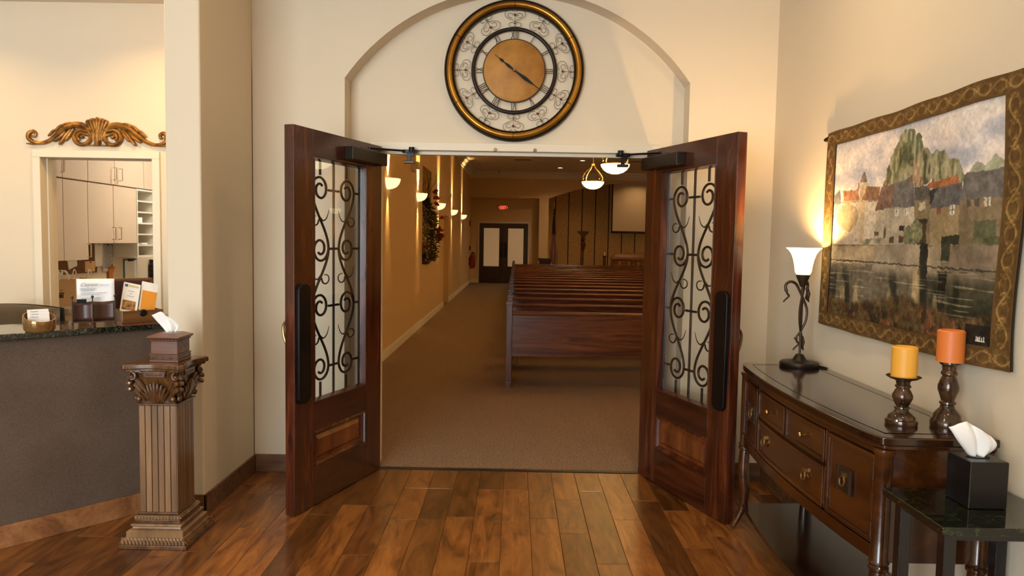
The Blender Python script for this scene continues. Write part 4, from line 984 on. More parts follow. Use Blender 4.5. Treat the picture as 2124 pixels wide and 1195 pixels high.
# ---- wooden tissue box
tw = thing('tissue_box', (-1.725,-1.125,.912), 0, 'carved wooden tissue box on the column pedestal', 'tissue box')
def tier(h, z0, z1, nm, mt, b=.003): MB().box(-h,h,-h,h,z0,z1).build(nm, mt, tw, bevel=b)
tier(.072,0,.012,'foot',m_tissue_w); tier(.070,.012,.032,'lower_band',m_pedd,.002); tier(.073,.032,.039,'lower_moulding',m_tissue_w); tier(.066,.039,.104,'body',m_tissue_w,.002); tier(.070,.104,.115,'upper_band',m_pedd,.002)
mb = MB(); prev = None
for h, z in ((.076,.115),(.080,.122),(.080,.127),(.045,.142),(.040,.142)):
    cur = [(-h,-h,z),(h,-h,z),(h,h,z),(-h,h,z)]
    if prev:
        for i in range(4): mb.add([prev[i],prev[(i+1)%4],cur[(i+1)%4],cur[i]], [(0,1,2,3)])
    prev = cur
mb.add(prev, [(0,1,2,3)]); mb.build('lid', m_tissue_w, tw, ang=15)
for z, h in ((.022,.0705),(.1095,.0705)):
    mb = MB()
    for k in range(4):
        Rm = Matrix.Rotation(k*PI/2,4,'Z'); t = MB()
        for i in range(12): t.ball((-.062+.0113*i,-h,z), .0048, 6, (1.2,.7,1))
        t.xf(Rm); mb.add(t.v, t.f)
    o = mb.build('carved_band', m_pedd, tw); o['kind'] = 'stuff'
tissue_mesh(.105, .105, -.30, 9).build('tissue', m_tissue, tw, (0,-.005,.140), solid=.0008)

# ================================================================ GILT ORNAMENT OVER THE OFFICE DOORWAY
og = thing('gilt_wall_carving', (-2.672, YF, 2.105), 0, 'gilded carved acanthus scroll over the office doorway', 'carving')
def gt(pts, r, n=8, per=5, flat=1):
    p = spline([(x, -.012-.004*math.sin(i), z) for i,(x,z) in enumerate(pts)], per); m = len(p)
    rs = np.interp(np.linspace(0,1,m), np.linspace(0,1,len(r)), r); return MB().tube(p, list(rs), n, flat=flat)
for s in (-1,1):
    # big scroll curling inward beside the centre
    sp = [(s*(.092+(.055-.0036*i)*math.cos(PI*.5-.42*i)), .050+(.050-.0034*i)*math.sin(PI*.5-.42*i)) for i in range(14)]
    lead = [(s*.012,.02),(s*.026,.08),(s*.05,.112)]
    m = MB(); t = gt([(s*.026,.03),(s*.028,.07),(s*.05,.10)][::1]+[(p[0],p[1]) for p in [(s*(.098+.052*math.cos(a)), .052+.048*math.sin(a)) for a in [2.2,1.4,.6,-.2,-1.0,-1.8,-2.6,-3.3]]]+[(s*(.098+.028*math.cos(a)), .052+.026*math.sin(a)) for a in [-4.0,-4.8,-5.6,-6.4,-7.2]], [.009,.013,.014,.014,.013,.012,.010,.007]); m.add(t.v,t.f)
    m.ball((s*.098,-.016,.052), .012, 10); m.build('scroll', m_gold, og)
    # long leaf sweeping outwards to the end curl
    for off, r in ((0,.013),(.011,.008),(-.010,.008)):
        m = gt([(s*.03,.045+off),(s*.075,.115+off),(s*.135,.128+off),(s*.20,.108+off*.9),(s*.255,.070+off*.8),(s*.31,.028+off*.6),(s*.37,.010+off*.4),(s*.42,.022+off*.3)], [r*.7,r,r*1.15,r*1.2,r*1.1,r,r*.8,r*.6]); m.build('long_leaf', m_gold, og)
    t = gt([(s*.34,.008),(s*.40,.012),(s*.438,.035),(s*.44,.068),(s*.418,.085),(s*.398,.072),(s*.402,.052),(s*.418,.052)], [.007,.010,.013,.013,.012,.010,.008,.006]); t.build('end_curl', m_gold, og)
    t = gt([(s*.36,.004),(s*.42,.004),(s*.455,.006)], [.004,.007,.003]); t.build('end_tip', m_gold, og)
    for (x0,z0,x1,z1) in ((.14,.125,.205,.132),(.185,.112,.265,.092),(.24,.08,.305,.062)):
        gt([(s*x0,z0),(s*(x0+x1)/2,z0+.012),(s*x1,z1),(s*(x1+.010),z1-.004)], [.006,.009,.008,.003]).build('leaf_tip', m_gold, og)
    for (x0,z0,x1,z1) in ((.15,.105,.20,.035),(.165,.10,.235,.012),(.205,.085,.27,.028)):
        gt([(s*x0,z0),(s*(x0*.6+x1*.4),z0-.03),(s*x1,z1),(s*(x1+.012),z1-.006)], [.008,.012,.010,.003]).build('hanging_leaf', m_gold, og)
    gt([(s*.022,.07),(s*.045,.115),(s*.062,.148),(s*.052,.160)], [.007,.010,.010,.005]).build('plume', m_gold, og)
    gt([(s*.012,.03),(s*.022,.09),(s*.040,.150),(s*.030,.168)], [.008,.011,.012,.006]).build('plume', m_gold, og)
for x, h in ((-.018,.17),(0,.178),(.018,.17)): gt([(x*.3,.004),(x*.4,.08),(x,.15),(x*1.5,h)], [.010,.011,.013,.006]).build('plume', m_gold, og)
gt([(0,.0),(0,.04),(0,.10),(0,.135)], [.022,.016,.014,.010]).build('crest_stem', m_gold, og)
MB().box(-.13,.13,-.016,-.0,-.004,.006).build('foot', m_gold, og, bevel=.003)
# ================================================================ CHAPEL FURNISHINGS
# ---- pews
PL = 3.85
def make_pew():
    t = thing('pew', (0,0,0), 0, '', 'pew')
    pe = MB().box(-.03,.03,-.02,.035,.05,.875).box(-.03,.03,-.035,.05,0,.055).box(-.036,.036,-.03,.045,.875,.912)
    ends = []
    for k, x in enumerate((0, PL)):
        e = MB().prism([(-.025,.05),(.035,.05),(.05,.5),(.06,.62),(.03,.875),(-.025,.875)], x-.03, x+.03, lambda a,b,d: (d,a,b)).prism([(.02,.05),(.50,.05),(.52,.40),(.50,.60),(.47,.63),(.05,.60)], x-.02, x+.02, lambda a,b,d: (d,a,b)).build('pew_end', m_pewend, t, bevel=.003)
        MB().box(x-.036,x+.036,-.035,.05,.875,.912).build('cap', m_pewend, e, bevel=.004)
        MB().box(x-.034,x+.034,-.035,.52,0,.055).build('foot', m_pewend, e, bevel=.004)
    MB().prism([(.0,.33),(.022,.33),(.022,.79),(.0,.79)], .03, PL-.03, lambda a,b,d: (d,a,b)).build('back_panel', m_pew, t)
    MB().prism([(-.018,.765),(.04,.765),(.045,.79),(.03,.806),(-.010,.806),(-.022,.79)], .03, PL-.03, lambda a,b,d: (d,a,b)).build('top_rail', m_pew, t, bevel=.004)
    MB().prism([(.03,.42),(.48,.44),(.50,.43),(.49,.40),(.03,.38)], .03, PL-.03, lambda a,b,d: (d,a,b)).build('seat', m_pew, t, bevel=.004)
    MB().box(PL*.5-.02,PL*.5+.02,.08,.42,0,.39).build('support', m_pew, t)
    MB().box(.07,.075,-.0,.015,.25,.33).box(.105,.11,.0,.015,.25,.33).box(.07,.11,.0,.015,.245,.25).build('bracket', m_bronze, t)
    return t
m_pewend = wood('pew_end_wood', srgb(62,34,22), srgb(96,60,42), srgb(120,80,58), .3, 'Z', 1, .3)
ordn = ['rearmost','second','third','fourth','fifth','sixth','seventh','eighth','ninth','tenth','eleventh','twelfth','thirteenth','fourteenth','fifteenth','sixteenth','seventeenth','eighteenth']
pew = make_pew()
for i in range(18):
    p = pew if i == 0 else copy_tree(pew)
    p.location = (-.046, 2.77+.935*i, 0)
    p['label'] = ('dark wooden pew, ' + ('rearmost row, closest to the double doors' if i == 0 else ('frontmost row, closest to the apse' if i == 17 else ordn[i]+' row counted from the double doors')))
    p['group'] = 'rows of chapel pews'
# ---- wall sconces
m_bowl = emit('lit_alabaster_bowl', (1,.74,.36,1), 1.6, (.9,.8,.6,1))
names = ['first','second','third','fourth','fifth']
def make_sconce():
    s = thing('wall_sconce', (0,0,0), 0, '', 'sconce', 'sconces along the chapel wall')
    pr = [(.015,-.085),(.06,-.078),(.11,-.056),(.145,-.02),(.162,.022),(.167,.05),(.160,.05),(.155,.024),(.138,-.016),(.105,-.048),(.055,-.069),(.015,-.075)]
    MB().lathe(pr, 28, a0=-PI/2, a1=PI/2, squash=1.05).build('bowl', m_bowl, s)
    MB().box(.0,.012,-.05,.05,-.05,.03).build('back_plate', m_brass, s, bevel=.003)
    MB().lathe([(.0001,-.03),(.012,-.03),(.014,.01),(.0001,.02)], 10, (.06,0,0)).build('bulb_holder', m_brass, s)
    return s
sc0 = make_sconce()
spots = [(NX, y+.35, 0, 'half bowl alabaster wall sconce on the niche wall, %s counted from the double doors' % names[i]) for i, y in enumerate((4.21, 7.032, 10.194, 13.376, 16.72))]
spots += [(CX1, y, PI, 'alabaster wall sconce opposite the niche wall, %s counted from the double doors' % names[i]) for i, y in enumerate((5.2, 8.45, 11.7))]
for i, (x, y, rz, lab) in enumerate(spots):
    s = sc0 if i == 0 else copy_tree(sc0)
    s.location = (x, y, 2.27); s.rotation_euler = (0, 0, rz); s['label'] = lab
    for rot, e, sz, dz in ((PI, 200, 56, .04), (0, 40, 46, -.09)):
        l = bpy.data.lights.new('sconce_bulb', 'SPOT'); l.energy = e; l.color = (1,.62,.22); l.spot_size = math.radians(sz); l.spot_blend = 1.0; l.shadow_soft_size = .035
        lo = bpy.data.objects.new('sconce_bulb', l); COL.objects.link(lo); lo.parent = s; lo.location = (.085, 0, dz); lo.rotation_euler = (rot, -.30 if rot else .30, 0)
# ---- pendants
m_pbowl = emit('lit_pendant_glass', (1,.76,.38,1), 2.6, (.95,.9,.75,1))
m_pgold = plain('pendant_brass', srgb(196,150,80), .3, .9)
def make_pendant():
    s = thing('pendant_lamp', (0,0,0), 0, '', 'pendant lamp', 'bowl pendants over the pews')
    MB().lathe([(.0001,-.20),(.08,-.192),(.16,-.165),(.23,-.115),(.275,-.05),(.285,-.0),(.278,0),(.268,-.05),(.22,-.105),(.15,-.155),(.07,-.18),(.0001,-.186)], 44).build('bowl', m_pbowl, s)
    MB().lathe([(.283,-.012),(.296,-.010),(.296,.006),(.283,.008)], 44).build('rim', m_pgold, s)
    for k in range(4):
        a = k*PI/2+.5; ca, sa = math.cos(a), math.sin(a)
        MB().tube([tuple((r*ca, r*sa, z)) for r, z in [(p[0],p[1]) for p in spline([(.30,.0,0),(.315,.05,0),(.29,.13,0),(.20,.24,0),(.09,.33,0),(.045,.40,0),(.05,.43,0)], 5)]], .008, 7).build('arm', m_pgold, s)
        MB().ball((.30*ca,.30*sa,.055), .022, 10).build('finial', m_pgold, s)
    MB().lathe([(.0001,.40),(.03,.40),(.06,.42),(.05,.44),(.02,.46),(.012,.50),(.008,CZ-3.09-.03),(.06,CZ-3.09-.02),(.065,CZ-3.09),(.0001,CZ-3.09)], 18).build('stem', m_pgold, s)
    return s
pn = make_pendant()
PY = (1.35, 5.4, 9.4, 13.45)
pl_ = ['bowl pendant lamp over the open carpet, closest to the double doors','second bowl pendant lamp counted from the double doors','third bowl pendant lamp counted from the double doors','bowl pendant lamp over the middle pews, farthest of the row above them']
spots = [(1.93, y, pl_[i]) for i, y in enumerate(PY)] + [(7.3, y, 'bowl pendant lamp of the far row beyond the pews, %s counted from the double doors' % names[i]) for i, y in enumerate(PY)]
for i, (x, y, lab) in enumerate(spots):
    s = pn if i == 0 else copy_tree(pn)
    s.location = (x, y, 3.09); s['label'] = lab
    l = bpy.data.lights.new('pendant_bulb', 'POINT'); l.energy = 95; l.color = (1,.60,.22); l.shadow_soft_size = .06
    lo = bpy.data.objects.new('pendant_bulb', l); COL.objects.link(lo); lo.parent = s; lo.location = (0,0,-.11)
# ---- flower niche
m_leafd = plain('dark_foliage', srgb(58,58,32), .6, 0, srgb(116,108,60), 10); m_red = plain('red_petals', srgb(158,48,34), .7, 0, srgb(196,84,52), 12); m_twig = plain('dry_twig', srgb(112,78,42), .8)
fa = thing('flower_arrangement', (NX-.10, 8.55, NZ0), 0, 'tall arrangement of dark leaves and red blooms in the chapel wall niche', 'flowers')
MB().lathe([(.0001,0),(.16,0),(.17,.02),(.15,.05),(.0001,.05)], 24, squash=2.2).build('tray', m_bronze, fa)
MB().lathe([(.0001,.05),(.07,.05),(.10,.12),(.11,.2),(.07,.28),(.06,.3),(.0001,.3)], 20).build('vase', m_ceramic, fa)
rf = random.Random(3); lm = MB()
def leafq(mb, p, d, L, w):
    d = d.normalized(); sd = d.cross(Vector((rf.uniform(-1,1),rf.uniform(-1,1),rf.uniform(-1,1)))).normalized()*w; b = p+d*L*.5
    nn = d.cross(sd).normalized()*w*.3
    mb.add([p, b+sd+nn, p+d*L, b-sd+nn, b-nn*.2], [(0,1,4),(1,2,4),(2,3,4),(3,0,4)])
for i in range(2300):
    z = rf.uniform(.06,1.2); rad = .30*math.sin(min(1,(z+.12)/1.25)*PI)**.7+.04
    a = rf.uniform(0,2*PI); q = rad*rf.uniform(.3,1)
    p = Vector((min(.30, .08+q*math.cos(a)*.8), q*math.sin(a)*1.1, z)); p.x = max(p.x, -.10)
    leafq(lm, p, Vector((math.cos(a)*.8+rf.uniform(-.3,.5), math.sin(a)+rf.uniform(-.4,.4), rf.uniform(-.5,.8))), rf.uniform(.045,.10), rf.uniform(.009,.018))
o = lm.build('foliage', m_leafd, fa, smooth=False); o['kind'] = 'stuff'
for (x,y,z,r) in ((.26,.02,1.32,.10),(.28,.05,1.22,.09),(.30,-.05,1.10,.08),(.38,.10,.86,.07),(.36,-.05,.62,.10),(.38,0,.52,.10),(.36,.06,.46,.08),(.1,-.25,.3,.07)):
    fm = MB()
    for k in range(26):
        a, b = rf.uniform(0,2*PI), rf.uniform(-.6,1.2); d = Vector((math.cos(a)*math.cos(b), math.sin(a)*math.cos(b), math.sin(b))); leafq(fm, Vector((x,y,z))-d*.01, d, r*rf.uniform(.7,1.1), r*.25)
    fm.build('bloom', m_red, fa, smooth=False)
for k in range(9):
    y0 = rf.uniform(-.25,.25); p = [Vector((.08,y0*.3,1.1))]
    for j in range(5): p.append(p[-1]+Vector((rf.uniform(-.03,.05), y0*.15+rf.uniform(-.06,.06), rf.uniform(.06,.15))))
    MB().tube(spline(p, 4), .005, 5).build('twig', m_twig, fa)
# ---- small wall fittings
em = thing('emergency_light', (NX, 6.72, 2.72), 0, 'cream emergency light unit high on the chapel wall before the niche', 'light unit')
MB().box(0,.06,-.10,.10,-.10,.06).build('body', m_white, em, bevel=.01)
for y in (-.06,.06): MB().lathe([(.0001,.0),(.05,.0),(.06,.05),(.0001,.055)], 16, (.055,y,-.0), ax='X').build('lamp_head', m_white, em)
sp = thing('wall_speaker', (NX, 12.79, 2.74), 0, 'narrow cream alarm unit on the chapel wall above the side doorway', 'alarm unit')
MB().box(0,.05,-.08,.08,-.14,.14).build('body', m_white, sp, bevel=.01); MB().ball((.05,0,-.10), .04, 10).build('strobe', m_paper, sp)
ou = thing('wall_outlet', (NX, 10.17, .54), 0, 'small cream socket plate low on the chapel wall', 'socket')
MB().box(0,.006,-.035,.035,-.057,.057).build('plate', m_white, ou, bevel=.002); MB().box(.006,.008,-.015,.015,-.04,.04).build('insert', m_wall_ch, ou)
# ---- exit doors in the alcove
m_darkdoor = wood('dark_exit_door', srgb(28,18,13), srgb(46,30,21), srgb(60,41,28), .4, 'Z', 1, .1); m_frost = emit('glowing_frosted_pane', (1,.66,.34,1), .15, srgb(214,196,168))  # pane emission stands in for light from the room beyond
tr = MB().box(-1.39,-1.335,21.56,21.6,0,2.20).box(.455,.51,21.56,21.6,0,2.20).box(-1.39,.51,21.56,21.6,2.20,2.26)
struct(tr.build('trim_5', m_white, bevel=.004), 'white casing around the dark exit doors')
for i,(x0,x1,lab) in enumerate(((-1.33,-.442,'dark exit door leaf with frosted pane next to the sconce wall'),(-.438,.45,'dark exit door leaf with frosted pane next to the apse pier'))):
    d = thing('door_%d'%(i+3), (x0, 21.575, 0), 0, lab, None, None, 'structure'); w = x1-x0; y = -.03
    MB().box(0,.16,y,.02,.005,2.195).build('stile', m_darkdoor, d, bevel=.003); MB().box(w-.16,w,y,.02,.005,2.195).build('stile', m_darkdoor, d, bevel=.003)
    for z0,z1 in ((.005,.22),(.50,.62),(2.02,2.195)): MB().box(.16,w-.16,y,.02,z0,z1).build('rail', m_darkdoor, d, bevel=.003)
    MB().box(.16,w-.16,y+.015,.018,.22,.50).build('panel', m_darkdoor, d)
    MB().box(.16,w-.16,y+.018,y+.028,.62,2.02).build('pane', m_frost, d)
    xp = w-.08 if i == 0 else .08
    MB().box(xp-.05,xp+.05,y-.02,y,.95,1.5).build('push_plate', m_black, d, bevel=.008)
# ---- EXIT sign
ex = thing('exit_sign', (-.475, 21.6, 2.78), 0, 'red lit EXIT sign above the dark exit doors', 'sign')
MB().box(-.17,.17,-.05,0,-.10,.10).build('housing', m_wall_ch, ex, bevel=.006)
m_exit = emit('exit_red', (1,.13,.08,1), 1.6, (.6,.05,.05,1))
text_part('letters', 'EXIT', .17, m_exit, ex, basis((0,-.056,-.062), (1,0,0), (0,0,1), (0,-1,0)) @ Matrix.Diagonal((.62,1,1,1)), 0, 'CENTER', .003)
for s in (-1,1): MB().prism([(s*.165,0),(s*.14,.045),(s*.14,.02),(s*.148,0),(s*.14,-.02),(s*.14,-.045)], -.054, -.06, lambda a,b,d: (a,d,b)).build('arrow', m_exit, ex)
# ---- fire extinguisher, strobe at the corner
fe = thing('fire_extinguisher', (NX+.11, 20.8, .55), 0, 'red fire extinguisher hanging on the chapel wall near the exit doors', 'extinguisher')
MB().lathe([(.0001,0),(.08,0),(.085,.02),(.085,.42),(.06,.48),(.025,.50),(.025,.54),(.0001,.54)], 20).build('cylinder', plain('extinguisher_red', srgb(150,24,18), .35), fe)
MB().box(-.02,.08,-.02,.02,.54,.58).build('valve', m_black, fe, bevel=.004); MB().tube(spline([(.05,0,.54),(.11,0,.45),(.10,0,.2),(.095,0,.05)],5), .014, 8).build('hose', m_black, fe); MB().box(-.11,-.08,-.03,.03,.1,.4).build('bracket', m_black, fe)
fs = thing('fire_alarm', (NX, 20.85, 2.16), 0, 'small red fire alarm strobe high in the corner near the exit doors', 'alarm'); MB().box(0,.05,-.05,.05,-.08,.08).build('body', bpy.data.materials['extinguisher_red'], fs, bevel=.006); MB().box(.05,.07,-.03,.03,-.05,.0).build('lens', m_paper, fs, bevel=.004)
pu = thing('alarm_pull', (NX, 20.85, 1.28), 0, 'small dark pull station above the fire extinguisher', 'alarm'); MB().box(0,.05,-.05,.05,-.07,.07).build('body', plain('dark_red', srgb(90,24,20), .4), pu, bevel=.006); MB().box(.05,.065,-.03,.03,-.02,.0).build('handle', m_paper, pu)
# ---- flag
fg = thing('flag_on_pole', (1.42, 22.3, 0), 0, 'drooping striped flag with a starry blue field on a gold tipped pole', 'flag')
MB().lathe([(.0001,0),(.15,0),(.15,.03),(.04,.08),(.02,.12),(.014,.13),(.014,2.86),(.0001,2.86)], 20).build('pole', m_brass, fg); MB().lathe([(.0001,2.86),(.02,2.87),(.035,2.92),(.02,2.98),(.0001,3.05)], 12).build('finial', m_pgold, fg)
nu, nv = 40, 70; cols = np.zeros((nv,nu,3)); P = []
for j in range(nv):
    v = j/(nv-1)
    for i in range(nu):
        u = i/(nu-1); r = .03+.19*v**.9; a = u*2.6*PI*1.0
        x = .02+(u-.45)*r*1.5; y = -.03-.05*(1+math.sin(u*17+v*1.5))*(.35+.65*v); z = 2.78-1.95*v-.30*u*v
        P.append((x,y,z))
        fu = v*1.15; st = int((u*1.05+v*.55)*9)
        if v < .46 and u < .80+.4*(.46-v):
            c = (22,24,48); sx_, sz_ = (u*7) % 1, (v*14+(int(u*7)%2)*.5) % 1
            if (sx_-.5)**2+(sz_-.5)**2 < .045: c = (190,180,170)
        else: c = (120,24,24) if st % 2 == 0 else (196,176,156)
        cols[j,i] = c
mb = MB().add(P, [(j*nu+i,j*nu+i+1,(j+1)*nu+i+1,(j+1)*nu+i) for j in range(nv-1) for i in range(nu-1)])
me = mb.mesh('flag_cloth', vcol('flag_print'), True, 180); set_colors(me, np.dstack([lin(cols/255.), np.ones((nv,nu))])); obj('flag_cloth', me, fg)
# ---- torchiere
to = thing('torchiere_lamp', (2.566, 22.4, 0), 0, 'unlit floor torchiere with carved stem and wide bowl in front of the apse panels', 'lamp')
m_tstem = plain('torchiere_bronze', srgb(96,52,30), .4, .4); m_tbowl = plain('torchiere_glass', srgb(120,100,60), .4)
MB().lathe([(.0001,0),(.16,0),(.16,.03),(.06,.07),(.03,.12),(.028,.5),(.045,.56),(.03,.62),(.028,1.2),(.05,1.28),(.08,1.38),(.10,1.5),(.07,1.58),(.045,1.62),(.09,1.66),(.07,1.70),(.06,1.76),(.0001,1.77)], 20).build('stem', m_tstem, to); MB().lathe([(.05,1.76),(.09,1.80),(.17,1.88),(.225,1.95),(.23,1.975),(.218,1.965),(.16,1.89),(.08,1.815),(.05,1.78)], 28).build('bowl', m_tbowl, to)
# ---- candle stand
cs = thing('candle_stand', (3.39, 22.4, 0), 0, 'tall dark candle stand with a white candle left of the casket', 'candle stand')
MB().lathe([(.0001,0),(.15,0),(.15,.04),(.05,.08),(.055,.2),(.05,1.0),(.075,1.02),(.075,1.06),(.0001,1.06)], 16).build('stand', m_tstem, cs); MB().lathe([(.0001,1.06),(.03,1.06),(.03,1.2),(.0001,1.2)], 14).build('candle', m_paper, cs)
for a in range(4): MB().tube([(.055*math.cos(a*PI/2+.7),.055*math.sin(a*PI/2+.7),1.06),(.055*math.cos(a*PI/2+.7),.055*math.sin(a*PI/2+.7),1.33)], .006, 6).build('guard_rod', m_pgold, cs)
# ---- casket
m_casket = wood('casket_wood', srgb(92,48,20), srgb(130,76,36), srgb(152,96,50), .3, 'X', .6, .4)
ck_ = thing('casket', (3.62, 22.1, 0), 0, 'closed brown wooden casket on a bier in front of the apse', 'casket')
MB().box(.15,1.95,.08,.55,0,.5).build('bier', plain('bier_drape', srgb(60,40,26), .9), ck_)
MB().prism([(0,.5),(2.1,.5),(2.1,.56),(0,.56)], -.02, .66, lambda a,b,d: (a,d,b)).build('base_moulding', m_casket, ck_, bevel=.01)
MB().box(.04,2.06,.02,.62,.56,.92).build('body', m_casket, ck_, bevel=.02); MB().box(.0,2.1,-.02,.66,.92,.97).build('lid_moulding', m_casket, ck_, bevel=.012)
mb = MB(); prev = None
for g, z in ((0,.97),(.03,1.02),(.10,1.10),(.20,1.16),(.26,1.175)):
    cur = [(.02+g,0+g*.9,z),(2.08-g,0+g*.9,z),(2.08-g,.64-g*.9,z),(.02+g,.64-g*.9,z)]
    if prev:
        for i in range(4): mb.add([prev[i],prev[(i+1)%4],cur[(i+1)%4],cur[i]], [(0,1,2,3)])
    prev = cur
mb.add(prev, [(0,1,2,3)]); mb.build('lid', m_casket, ck_)
MB().tube([(.1,-.06,.74),(2.0,-.06,.74)], .016, 8).build('handle_bar', m_pgold, ck_)
for x in (.3,.65,1.0,1.35,1.7): MB().box(x-.03,x+.03,-.06,.03,.70,.86).build('handle_lug', m_pgold, ck_, bevel=.006)
# ---- screen
sn = thing('projection_screen', (3.66, 22.75, 0), 0, 'pale projection screen with black edge hanging before the apse panels', 'screen')
MB().box(0,2.2,-.005,.005,1.96,3.95).build('border', m_black, sn); MB().box(.05,2.15,-.012,-.005,2.01,3.95).build('fabric', plain('screen_cloth', srgb(198,176,146), .8), sn); MB().box(-.02,2.22,-.025,.025,1.92,1.96).build('weight_bar', m_black, sn, bevel=.008)
MB().box(-.05,2.25,-.06,.06,3.93,CZ).build('case', m_white, sn, bevel=.01)
# ---- dark console beside the pier
ogn = thing('small_dark_stand', (1.05, 20.55, 0), 0, 'small dark wooden stand against the pier between exit doors and apse', 'stand')
MB().box(-.24,.24,-.18,.18,.88,.97).build('top', m_darkdoor, ogn, bevel=.01); MB().box(-.20,.20,-.13,.15,.62,.88).build('case', m_darkdoor, ogn, bevel=.006)
for x in (-.19,.19):
    for y in (-.13,.13): MB().box(x-.025,x+.025,y-.025,y+.025,0,.62).build('leg', m_darkdoor, ogn)
# ---- ceiling fittings
def can(x, y, z, lab, grp, mt, power=0, col=(1,.7,.4), name='recessed_light', spread=2.4):
    c = thing(name, (x,y,z), 0, lab, 'ceiling light', grp)
    MB().lathe([(.075,-.001),(.098,-.004),(.098,-.010),(.080,-.012),(.072,.0)], 28).build('trim_ring', m_white, c)
    MB().lathe([(.0001,-.003),(.074,-.003)], 24).build('lens', mt, c)
    if power:
        l = bpy.data.lights.new('can_bulb', 'AREA'); l.shape = 'DISK'; l.size = .14; l.energy = power; l.color = col; l.spread = spread
        lo = bpy.data.objects.new('can_bulb', l); COL.objects.link(lo); lo.parent = c; lo.location = (0,0,-.016)
    return c
m_canoff = plain('unlit_lens', srgb(210,196,170), .5); m_canon = emit('lit_lens', (1,.82,.56,1), 8)
for x, y, lab in ((1.99,17.1,'recessed ceiling light over the pews near the pendant lamps'),(1.45,19.3,'recessed ceiling light over the front pew'),(6.0,17.1,'recessed ceiling light over the far side of the chapel')): can(x, y, CZ, lab, None, m_canon if x < 5 else m_canoff, 14 if x < 5 else 0, (1,.72,.42))
for x, lab in ((2.4,'unseen fill light added to the apse ceiling above the torchiere'),(4.6,'unseen fill light added to the apse ceiling above the casket'),(6.8,'unseen fill light added to the apse ceiling at the far return')): can(x, 22.0, CZ, lab, None, m_canon, 10, (1,.66,.32))  # unseen lights added to brighten the apse panels, screen and casket
sk = thing('sprinkler_head', (-.63, 20.6, CZ), 0, 'small sprinkler head at the end of the chapel ceiling', 'sprinkler'); MB().lathe([(.0001,-.07),(.03,-.07),(.03,-.06),(.012,-.05),(.012,-.01),(.04,-.005),(.04,0)], 14).build('head', m_brass, sk); MB().lathe([(.045,-.004),(.06,-.003),(.06,0),(.045,0)], 16).build('escutcheon', m_white, sk)
for x, y, lab in ((.187,17.1,'dark slotted air diffuser in the chapel ceiling toward the sconce wall'),(3.70,17.1,'dark slotted air diffuser in the chapel ceiling toward the apse')):
    v = thing('ceiling_vent', (x,y,CZ), 0, lab, 'vent'); MB().box(-.28,.28,-.12,.12,-.012,-.001).build('frame', m_white, v, bevel=.003)
    for k in range(5): MB().box(-.25,.25,-.10+.042*k,-.08+.042*k,-.016,-.012).build('slat', m_bronze, v)
# ================================================================ OFFICE BEHIND THE DOORWAY
XF = -3.40
m_pullw = plain('nickel_pull', srgb(206,198,186), .3, .8); m_shelfw = plain('white_shelf', srgb(228,222,206), .5)
def wire_pull(par, y, z0, z1):
    MB().tube([(XF+.012,y,z0),(XF+.04,y,z0),(XF+.04,y,z1),(XF+.012,y,z1)], .0055, 7).build('handle', m_pullw, par)
def cabinet(y0, y1, z0, z1, lab, splits, pulls):
    c = thing('wall_cabinet', (0,0,0), 0, lab, 'cabinet')
    MB().box(OX+.002, XF-.019, y0+.001, y1-.001, z0, z1).build('body', m_lam, c)
    e = [y0]+splits+[y1]
    for i in range(len(e)-1):
        d = MB().box(XF-.018, XF, e[i]+.003, e[i+1]-.003, z0+.002, z1-.003).build('door', m_lam, c, bevel=.0015)
        for py, pz0, pz1 in pulls:
            if e[i] < py < e[i+1]: wire_pull(d, py, pz0, pz1)
cabinet(.36, .99, 1.335, 1.955, 'tall beige wall cabinet with two doors beside the office doorway', [.68], [(.955,1.36,1.46)])
cabinet(.99, 1.72, 1.465, 1.955, 'shorter beige wall cabinet with paired wire pulls above the pinned papers', [1.35], [(1.31,1.50,1.60),(1.40,1.50,1.60)])
cabinet(.36, 1.0, 1.96, 2.5, 'upper beige cabinet row above the tall cabinet', [.68], [(.64,2.0,2.1)])
cabinet(1.0, 1.85, 1.96, 2.5, 'upper beige cabinet pair above the shorter cabinet', [1.38], [(1.34,2.0,2.1),(1.43,2.0,2.1)])
cabinet(1.85, 2.5, 1.96, 2.5, 'upper beige cabinet above the open pigeonholes', [], [])
ph = thing('pigeonhole_shelf', (0,0,0), 0, 'white open pigeonhole shelf at the end of the beige cabinets', 'shelf')
y0, y1, z0, z1 = 1.725, 2.04, 1.34, 1.955
MB().box(OX+.002, XF, y0, y0+.015, z0, z1).build('side', m_shelfw, ph); MB().box(OX+.002, XF, y1-.015, y1, z0, z1).build('side', m_shelfw, ph); MB().box(OX+.002, OX+.01, y0+.015, y1-.015, z0, z1).build('back', m_shelfw, ph)
nz = 6
for k in range(nz+1):
    z = z0+(z1-.015-z0)*k/nz; MB().box(OX+.01, XF-.002, y0+.015, y1-.015, z, z+.014).build('shelf_board', m_shelfw, ph)
pk = thing('paper_stack', (XF-.16, 1.81, z0+(z1-.015-z0)*3/nz+.014), 0, 'stack of white envelopes in a middle pigeonhole', 'paper')
for k in range(3): MB().box(-.11,.13,-.06,.06,.016*k,.016*k+.015).build('bundle', m_paper, pk)
pk = thing('paper_stack', (XF-.15, 1.83, z0+(z1-.015-z0)*1/nz+.014), .15, 'loose white sheets in the second lowest pigeonhole', 'paper')
for k in range(2): MB().box(-.11,.15,-.07,.07,.008*k,.008*k+.007).build('bundle', m_paper, pk)
# counter
oc = thing('office_counter', (0,0,0), 0, 'beige office counter along the cabinet wall', 'counter')
MB().box(OX+.002, XF-.02+.25, .30, 3.0, 0, .97).build('base', m_lam, oc); MB().box(OX+.002, XF+.26, .30, 3.02, .97, 1.01).build('top', plain('grey_laminate', srgb(150,138,122), .35), oc, bevel=.004)
ZO = 1.011
